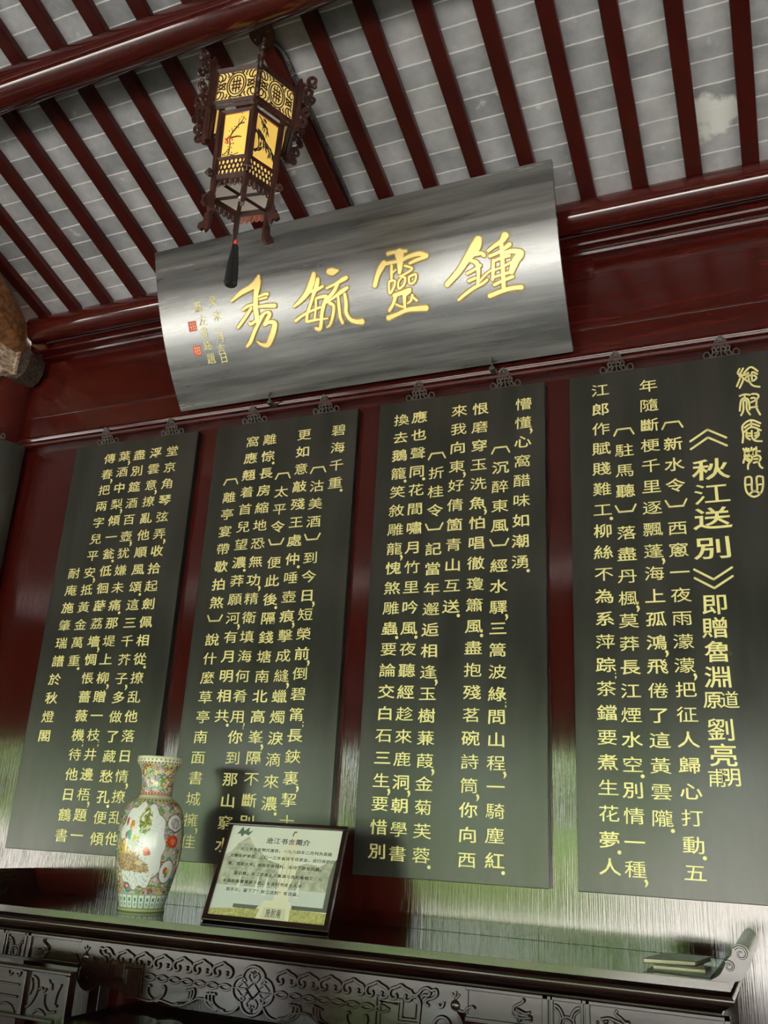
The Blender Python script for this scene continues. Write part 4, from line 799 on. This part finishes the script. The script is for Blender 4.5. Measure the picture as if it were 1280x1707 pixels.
for cen in (46.0, 226.0):
    for cy, rx, ry, sq in ((760, 17.0, 85, 1), (1215, 15.0, 105, 0)):
        x = ((rel-cen+(6 if sq == 0 else 0)+180) % 360-180)/rx; y = (YY-cy)/ry
        ins = (np.abs(x)**(2.0)+np.abs(y)**2.0 < 1) & ((y < 0.9-0.5*np.abs(x)) if sq else True)
        edge = (np.abs(x)**2+np.abs(y)**2 < 1.22) & ~ins; paint(edge & ((y < 1.1-0.5*np.abs(x)) if sq else True), (.15, .12, .10)); paint(ins, W_)
        n2 = vnoise(x*2, y*2, 7, 4)
        if sq: paint(ins & (x**2+y**2 < .42) & (n2 > .35), (.42, .34, .38))
        else:
            paint(ins & ((x+.25)**2+(y+.1)**2 < .10), (.60, .12, .08)); paint(ins & ((x-.15)**2+y**2 < .08), (.75, .62, .08)); paint(ins & ((x-.0)**2+(y-.3)**2 < .06), (.12, .35, .2))
    x = ((rel-cen+4+180) % 360-180)/13.0; y = (YY-930)/60.0; n2 = vnoise(x*2, y*2, 6, 9)
    paint(x**2+y**2 < 0.8+0.4*n2, (.62, .07, .03)); paint(x**2+y**2 < 0.35*n2, (.80, .30, .12)); paint((x**2+y**2 < 1.0) & (n2 < .2), (.30, .03, .02))
# bands: rim, neck ring, lappets, foot
cream = (.80, .78, .55)
paint(YY < 185, cream); dots = (np.abs(YY-140) < 9) & (((rel*1.0) % 11) < 3.5); paint(dots, (.22, .20, .10)); paint((np.abs(YY-172) < 9) & (((rel+5) % 9) < 5), (.18, .14, .07))
paint((YY > 460) & (YY < 480), (.45, .10, .08)); paint((YY > 460) & (YY < 480) & ((rel % 12) < 5), (.75, .45, .4)); paint((YY >= 480) & (YY < 494) & ((rel % 10) < 6), (.40, .20, .06))
paint((YY >= 494) & (YY < 533), (.55, .56, .40)); paint((YY >= 533) & (YY < 556), (.62, .58, .22)); paint((YY >= 533) & (YY < 556) & ((rel % 10) < 4), (.2, .2, .08))
lap = (YY > 1425) & (YY < 1556); ph = (rel+500) % 14.4/14.4
paint(lap, (.72, .78, .66)); paint(lap & (np.abs(ph-.5) > .40), (.14, .36, .36)); paint(lap & (np.abs(ph-.5) < .16) & (np.abs(YY-1480) < 16), (.12, .22, .10)); paint(lap & (np.abs(ph-.5) < .22) & (np.abs(YY-1525) < 14), (.35, .48, .42)); paint(lap & (YY < 1440), (.30, .40, .28))
paint(YY >= 1556, (.66, .70, .38)); paint((YY >= 1556) & (YY < 1566), (.35, .38, .2))
inner = [(P_[-1, 0]-0.006, P_[-1, 1]-0.002), (P_[-1, 0]-0.012, P_[-1, 1]-0.03), (0.055, P_[-1, 1]-0.15), (0.05, P_[-1, 1]-0.3)]
me = bpy.data.meshes.new('porcelain_vase'); fs = []
vl = V.reshape(-1, 3).tolist(); cl = col.reshape(-1, 3).tolist()
for r_, z in inner: vl += [(r_*c, r_*s_, z) for c, s_ in zip(ca, sa)]; cl += [(.7, .7, .62)]*NS
vl = [(round(a, 6), round(b_, 6), round(c, 6)) for a, b_, c in vl]
rows = nr+len(inner)
for i in range(rows-1):
    for k in range(NS): fs.append((i*NS+k, i*NS+(k+1) % NS, (i+1)*NS+(k+1) % NS, (i+1)*NS+k))
fs.append(tuple(range(NS))[::-1]); fs.append(tuple((rows-1)*NS+k for k in range(NS)))
me.from_pydata(vl, [], fs)
at_ = me.color_attributes.new('glaze', 'FLOAT_COLOR', 'POINT'); arr = np.ones((len(vl), 4), dtype=np.float32); arr[:, :3] = np.array(cl); at_.data.foreach_set('color', arr.ravel())
me.polygons.foreach_set('use_smooth', [True]*len(me.polygons))
M_PORC = mat('painted_porcelain', (.8, .8, .8), 0.10, 0.5)
a_ = nd(M_PORC, 'ShaderNodeAttribute', attribute_name='glaze'); lk(M_PORC, a_.outputs['Color'], BS(M_PORC).inputs['Base Color'])
me.materials.append(M_PORC)
vo = bpy.data.objects.new('porcelain_vase', me); C.objects.link(vo); vo.location = (VX, VY, VZ)
tag(vo, 'tall painted porcelain vase with colourful flowers and white landscape reserve on the altar table', 'vase')

# ------------------------------------------------------------------ framed notice
FX0, FX1, FYb, FYt, FZt = -2.118, -1.576, -0.452, -0.285, 0.010
fu = Vector((1, 0, 0)); fv = Vector((-0.02, FYt-FYb, FZt-TT-0.004)); FH = fv.length; fv = fv/FH; fn_ = fu.cross(fv).normalized()
fo_ = Vector((FX0, FYb, EYE+TT+0.004)); FW = FX1-FX0
def ff(u, v, d): return tuple(fo_+fu*u+fv*v+fn_*d)
t = thing('framed_notice', 'dark framed printed notice with a statue photograph, leaning back on the altar table', 'picture frame', ((FX0+FX1)/2, -0.38, EYE+TT))
b = MB(); fw = 0.017
def fbar(u0, v0, u1, v1, d0, d1): b.prism([(u0, v0), (u1, v0), (u1, v1), (u0, v1)], ff, d0, d1)
fbar(0, 0, FW, fw+0.006, -0.012, 0.010); fbar(0, FH-fw, FW, FH, -0.012, 0.010); fbar(0, fw, fw, FH-fw, -0.012, 0.010); fbar(FW-fw, fw, FW, FH-fw, -0.012, 0.010)
b.build('frame', M_DARKWOOD, t, bevel=0.003)
def flat(name, poly, d, m, parent=t, dd=0.0004):
    b = MB(); b.prism(poly, ff, d-dd, d); return b.build(name, m, parent)
i0, i1, j0, j1 = fw, FW-fw, fw+0.006, FH-fw
iw, ih = i1-i0, j1-j0
def q(a, c): return (i0+a*iw, j0+c*ih)
M_PRINT = mat('print_pale_sky', (0.78, 0.80, 0.70), 0.25, 0.5, coat=0.6)
pt = flat('print', [q(0, 0), q(1, 0), q(1, 1), q(0, 1)], -0.002, M_PRINT, dd=0.002)
M_PG = grain(mat('print_trees', (0.4, 0.42, 0.33), 0.3, 0.5), (0.33, 0.36, 0.27), (0.56, 0.58, 0.46), (1, 1, 1), 40, 0)
M_PL = mat('print_plaza', (0.60, 0.64, 0.60), 0.3); M_PGR = grain(mat('print_grass', (0.42, 0.40, 0.14), 0.3), (0.30, 0.30, 0.12), (0.55, 0.52, 0.2), (1, 1, 1), 90, 0)
M_PD = mat('print_dark', (0.12, 0.14, 0.11), 0.3); M_PS = mat('print_statue', (0.76, 0.73, 0.56), 0.3); M_PS2 = mat('print_statue_fold', (0.62, 0.60, 0.45), 0.3); M_PT = mat('print_ink', (0.03, 0.035, 0.03), 0.4)
flat('printed_trees', [q(0, .30), q(1, .30), q(1, .62), q(.94, .66), q(.86, .60), q(.74, .62), q(.66, .58), q(.5, .60), q(.40, .63), q(.34, .70), q(.26, .76), q(.18, .88), q(.10, .80), q(.05, .70), q(0, .66)], -0.0014, M_PG, pt)
flat('printed_plaza', [q(0, .13), q(1, .13), q(1, .33), q(0, .33)], -0.0012, M_PL, pt)
flat('printed_grass', [q(0, 0), q(1, 0), q(1, .12), q(.75, .13), q(.25, .10), q(0, .07)], -0.0010, M_PGR, pt)
flat('printed_pavement', [q(0, .07), q(.16, .09), q(.30, .13), q(.30, .16), q(0, .14)], -0.0009, M_PL, pt)
flat('printed_hedge', [q(.20, .10), q(.40, .10), q(.42, .14), q(.20, .14)], -0.0008, M_PD, pt)
flat('printed_shade', [q(.70, .13), q(1, .13), q(1, .17), q(.70, .17)], -0.0008, M_PD, pt)
flat('printed_branch', [q(.06, .90), q(.10, .99), q(.12, .94), q(.16, .985), q(.165, .93), q(.20, .95), q(.17, .89), q(.13, .91), q(.11, .87), q(.09, .91)], -0.0008, mat('print_leaf', (.10, .16, .12), .3), pt)
flat('printed_bush', [q(.955, .14), q(1, .14), q(1, .70), q(.975, .66), q(.955, .5)], -0.0008, M_PD, pt)
for u in (.18, .34, .42, .70): flat('printed_column', [q(u, .25), q(u+.035, .25), q(u+.02, .45), q(u+.015, .45)], -0.0008, M_PRINT, pt)
flat('printed_plinth', [q(.415, 0.0), q(.70, 0.0), q(.685, .20), q(.45, .20)], -0.0006, M_PS, pt)
flat('printed_plinth_face', [q(.46, .02), q(.665, .02), q(.655, .13), q(.47, .13)], -0.0004, mat('print_plinth', (.66, .63, .46), .3), pt)
flat('printed_statue', [q(.53, .20), q(.66, .20), q(.655, .28), q(.63, .32), q(.67, .50), q(.66, .72), q(.625, .82), q(.60, .88), q(.615, .93), q(.60, .965), q(.575, .965), q(.565, .92), q(.57, .88), q(.53, .83), q(.505, .70), q(.52, .50), q(.545, .32)], -0.0004, M_PS, pt)
for u in (.545, .585, .615): flat('printed_fold', [q(u, .34), q(u+.012, .34), q(u+.006, .76), q(u, .76)], -0.0003, M_PS2, pt)
flat('printed_hat', [q(.565, .925), q(.575, .965), q(.60, .968), q(.60, .95), q(.582, .945), q(.575, .90)], -0.0002, M_PD, pt)
lines = [("沧江书舍简介", .345, .845, .062, 1.06), ("沧江书舍是明代建筑，一九八四年二月列为县级", .13, .735, .036, 1.0), ("文物保护单位。二〇一三年省拨专项资金，进行保护性修", .05, .655, .036, 1.0), ("缮。落架大木，使用原有材料，保持了原有风貌。", .05, .565, .036, 1.0),
         ("据记载，沧江书舍主人鲁渊与施耐庵相交，元", .13, .465, .036, 1.0), ("末施耐庵曾寓居于此，与当时书舍主人亲", .05, .375, .036, 1.0), ("如手足，留下了“秋江送别”等诗篇。", .10, .285, .036, 1.0)]
b = MB()
for s_, u0, v0, em, k in lines:
    for i, c in enumerate(s_): put_glyph(b, c, ff, q(u0+em*0.5+i*em*k*(1.0 if em > .05 else 1.08), 0)[0], q(0, v0)[1], em*iw*0.98, em*ih*1.15, 0.0004, 0.014 if em > .05 else 0.006)
b.v = [tuple(Vector(p)-fn_*0.0002) for p in b.v]; b.build('printed_text', M_PT, pt)
b = MB()
for i, c in enumerate("施耐庵"): put_glyph(b, c, ff, q(.515+i*.045, 0)[0], q(0, .075)[1], .020, .034, 0.0003, 0.02)
b.build('printed_name', M_PT, pt)
b = MB(); b.prism([(FYb+0.05, TT+0.001), (FYt+0.10, TT+0.001), (FYt+0.012, FZt-0.12)], lambda u, v, d: (d, u, v+EYE), -1.87, -1.84); b.build('easel_back', M_DARKWOOD, t)

# ------------------------------------------------------------------ folder, booklet, notebook
zt = EYE+TT+0.0008
def paper_stack(name, label, cat, poly, z0, z1, m, page=None):
    if page is None:
        b = MB(); b.prism(poly, lambda u, v, d: (u, v, d), z0, z1); return tag(b.build(name, m, bevel=0.0008), label, cat)
    cx = sum(p[0] for p in poly)/len(poly); cy = sum(p[1] for p in poly)/len(poly)
    t = thing(name, label, cat, (cx, cy, z0)); h = z1-z0
    b = MB(); b.prism(poly, lambda u, v, d: (u, v, d), z0, z0+0.0018); b.prism(poly, lambda u, v, d: (u, v, d), z1-0.0018, z1); b.build('cover', m, t, bevel=0.0006)
    b = MB(); b.prism([(cx+(x-cx)*0.95, cy+(y-cy)*0.95) for x, y in poly], lambda u, v, d: (u, v, d), z0+0.0018, z1-0.0018); b.build('page_block', page, t); return t
M_PAGE = mat('cream_pages', (0.62, 0.56, 0.40), 0.7); M_COVER = mat('dark_green_cover', (0.02, 0.022, 0.016), 0.25, 0.6); M_CREAM = mat('cream_card', (0.66, 0.62, 0.46), 0.6)
paper_stack('document_folder', 'flat dark folder lowest in the stationery pile at the right end of the altar table', 'folder', [(-0.44, -0.52), (-0.252, -0.545), (-0.246, -0.27), (-0.42, -0.25)], zt, zt+0.004, M_COVER)
paper_stack('booklet', 'cream booklet lying between the dark notebook and the folder on the altar table', 'booklet', [(-0.425, -0.49), (-0.272, -0.475), (-0.29, -0.30), (-0.42, -0.32)], zt+0.0042, zt+0.0125, M_CREAM)
paper_stack('notebook', 'dark covered notebook with cream pages, top of the stationery pile on the altar table', 'notebook', [(-0.462, -0.455), (-0.305, -0.405), (-0.272, -0.20), (-0.42, -0.215)], zt+0.0128, zt+0.0262, M_COVER, M_PAGE)

# ------------------------------------------------------------------ armchair and square table in front of the altar table
t = thing('armchair', 'dark carved wooden armchair at the lower left, its back before the altar table', 'chair', (-2.72, -1.05, 0))
X0, X1, CY = -3.02, -2.42, -0.80
zt_ = EYE-0.536; zb_ = EYE-0.705
b = MB()
b.box(X0, CY, zt_-0.012, X1, CY+0.04, zt_); b.box(X1-0.022, CY, 0.46, X1, CY+0.04, zt_-0.012); b.box(X0, CY, 0.46, X0+0.022, CY+0.04, zt_-0.012)
b.box(X0, CY-0.004, zb_, X1, CY+0.036, zb_+0.014); b.box(-2.642, CY, zb_, -2.622, CY+0.035, zt_-0.012); b.box(-2.82, CY, zb_, -2.80, CY+0.035, zt_-0.012)
b.build('back_frame', M_DARKWOOD, t, bevel=0.003)
b = MB(); b.box(X0+0.02, CY+0.016, zb_, X1-0.02, CY+0.03, zt_-0.012); b.build('back_panel', M_DARKWOOD, t)
b = MB()
def cf(u, v, d=0.0): return (u, CY+0.014-d, EYE+v)
for l in ([(-2.60, -0.565), (-2.578, -0.575), (-2.572, -0.61), (-2.59, -0.65), (-2.612, -0.668)], [(-2.606, -0.572), (-2.596, -0.60), (-2.606, -0.625)], [(-2.565, -0.605), (-2.55, -0.60), (-2.54, -0.61), (-2.53, -0.60)], [(-2.525, -0.57), (-2.515, -0.585), (-2.505, -0.60), (-2.51, -0.58)], [(-2.535, -0.618), (-2.53, -0.65), (-2.505, -0.672), (-2.475, -0.668)], [(-2.465, -0.58), (-2.478, -0.61), (-2.482, -0.645), (-2.47, -0.65)], [(-2.58, -0.685), (-2.56, -0.672), (-2.54, -0.672), (-2.52, -0.684)]):
    b.tube([cf(u, v) for u, v in smooth(l)], 0.005, 6)
for l in ([(-2.72, -0.558), (-2.712, -0.572), (-2.70, -0.565)], [(-2.66, -0.558), (-2.668, -0.572), (-2.68, -0.565)], [(-2.78, -0.60), (-2.66, -0.60)], [(-2.78, -0.64), (-2.66, -0.64)], [(-2.76, -0.695), (-2.74, -0.672), (-2.71, -0.664), (-2.68, -0.672), (-2.66, -0.695)]):
    b.tube([cf(u, v) for u, v in smooth(l)], 0.004, 6)
b.build('carving', M_DARKWOOD, t, smooth=True)
b = MB(); b.box(X0, CY-0.50, 0.45, X1, CY+0.04, 0.485); b.box(X0+0.01, CY-0.49, 0.40, X1-0.01, CY+0.03, 0.45); b.build('seat', M_DARKWOOD, t, bevel=0.005)
for x in (X0+0.02, X1-0.055):
    for y in (CY-0.48, CY-0.005):
        b = MB(); b.box(x, y, 0, x+0.035, y+0.035, 0.40); b.build('leg', M_DARKWOOD, t, bevel=0.003)
    b = MB(); b.box(x, CY-0.44, 0.66, x+0.03, CY, 0.69); b.box(x, CY-0.44, 0.485, x+0.03, CY-0.41, 0.66); b.build('armrest', M_DARKWOOD, t, bevel=0.003)
t = thing('square_table', 'glossy dark square table at the bottom edge, pushed against the altar table front', 'table', (-1.8, -1.0, 0))
b = MB(); b.box(-2.36, -1.50, EYE-0.70, -1.25, -0.47, EYE-0.662); b.build('tabletop', M_TOPWOOD, t, bevel=0.004)
b = MB()
b.box(-2.33, -1.47, EYE-0.80, -1.28, -1.44, EYE-0.70); b.box(-2.33, -0.53, EYE-0.80, -1.28, -0.50, EYE-0.70); b.box(-2.33, -1.47, EYE-0.80, -2.30, -0.50, EYE-0.70); b.box(-1.31, -1.47, EYE-0.80, -1.28, -0.50, EYE-0.70)
b.build('apron', M_DARKWOOD, t)
for x in (-2.33, -1.34):
    for y in (-1.47, -0.56):
        b = MB(); b.box(x, y, 0, x+0.06, y+0.06, EYE-0.70); b.build('leg', M_DARKWOOD, t, bevel=0.004)

# ------------------------------------------------------------------ the courtyard that the lacquer mirrors
rb = random.Random(11)
for i in range(9):
    x = -30+6.5*i+rb.uniform(-.5, .5); y = -20+rb.uniform(-1, 1); hh = rb.uniform(6.0, 8.0)
    t = thing('courtyard_tree', 'broad green tree standing in the courtyard in front of the hall', 'tree', (x, y, -0.12), 'trees in the courtyard')
    b = MB(); b.tube([(x, y, -0.12), (x, y, hh*0.5)], [0.18, 0.12], 8); b.build('trunk', M_OLDWOOD, t)
    b = MB()
    for j in range(24):
        b.ball((x+rb.uniform(-2.1, 2.1), y+rb.uniform(-1.2, 1.2), hh*rb.uniform(0.14, 0.95)), rb.uniform(0.8, 1.15), 10, 7)
    b.build('crown', M_LEAF, t)
b = MB(); b.box(-3.0, -16.2, -0.12, 14, -15.8, 1.35); struct(b.build('wall_courtyard', M_PLASTER))
t = thing('added_hedge', 'long clipped green hedge, added unseen across the courtyard for the lacquer to mirror', 'hedge', (-20, -17.2, -0.12))  # unseen hedge, added to green and dim the lacquer's low reflections
b = MB()
for i in range(60):
    x = -45+1.0*i; b.ball((x, -17.2+rb.uniform(-.1, .1), 0.75+rb.uniform(-.1, .15)), rb.uniform(.85, 1.05), 10, 7, (1, .7, 1.1))
b.build('foliage', M_LEAF, t)
b = MB(); b.box(-26, -16.2, -0.12, -17.5, -15.8, 1.3); struct(b.build('wall_courtyard_low', M_PLASTER))
bpy.data.objects.remove(_fo)
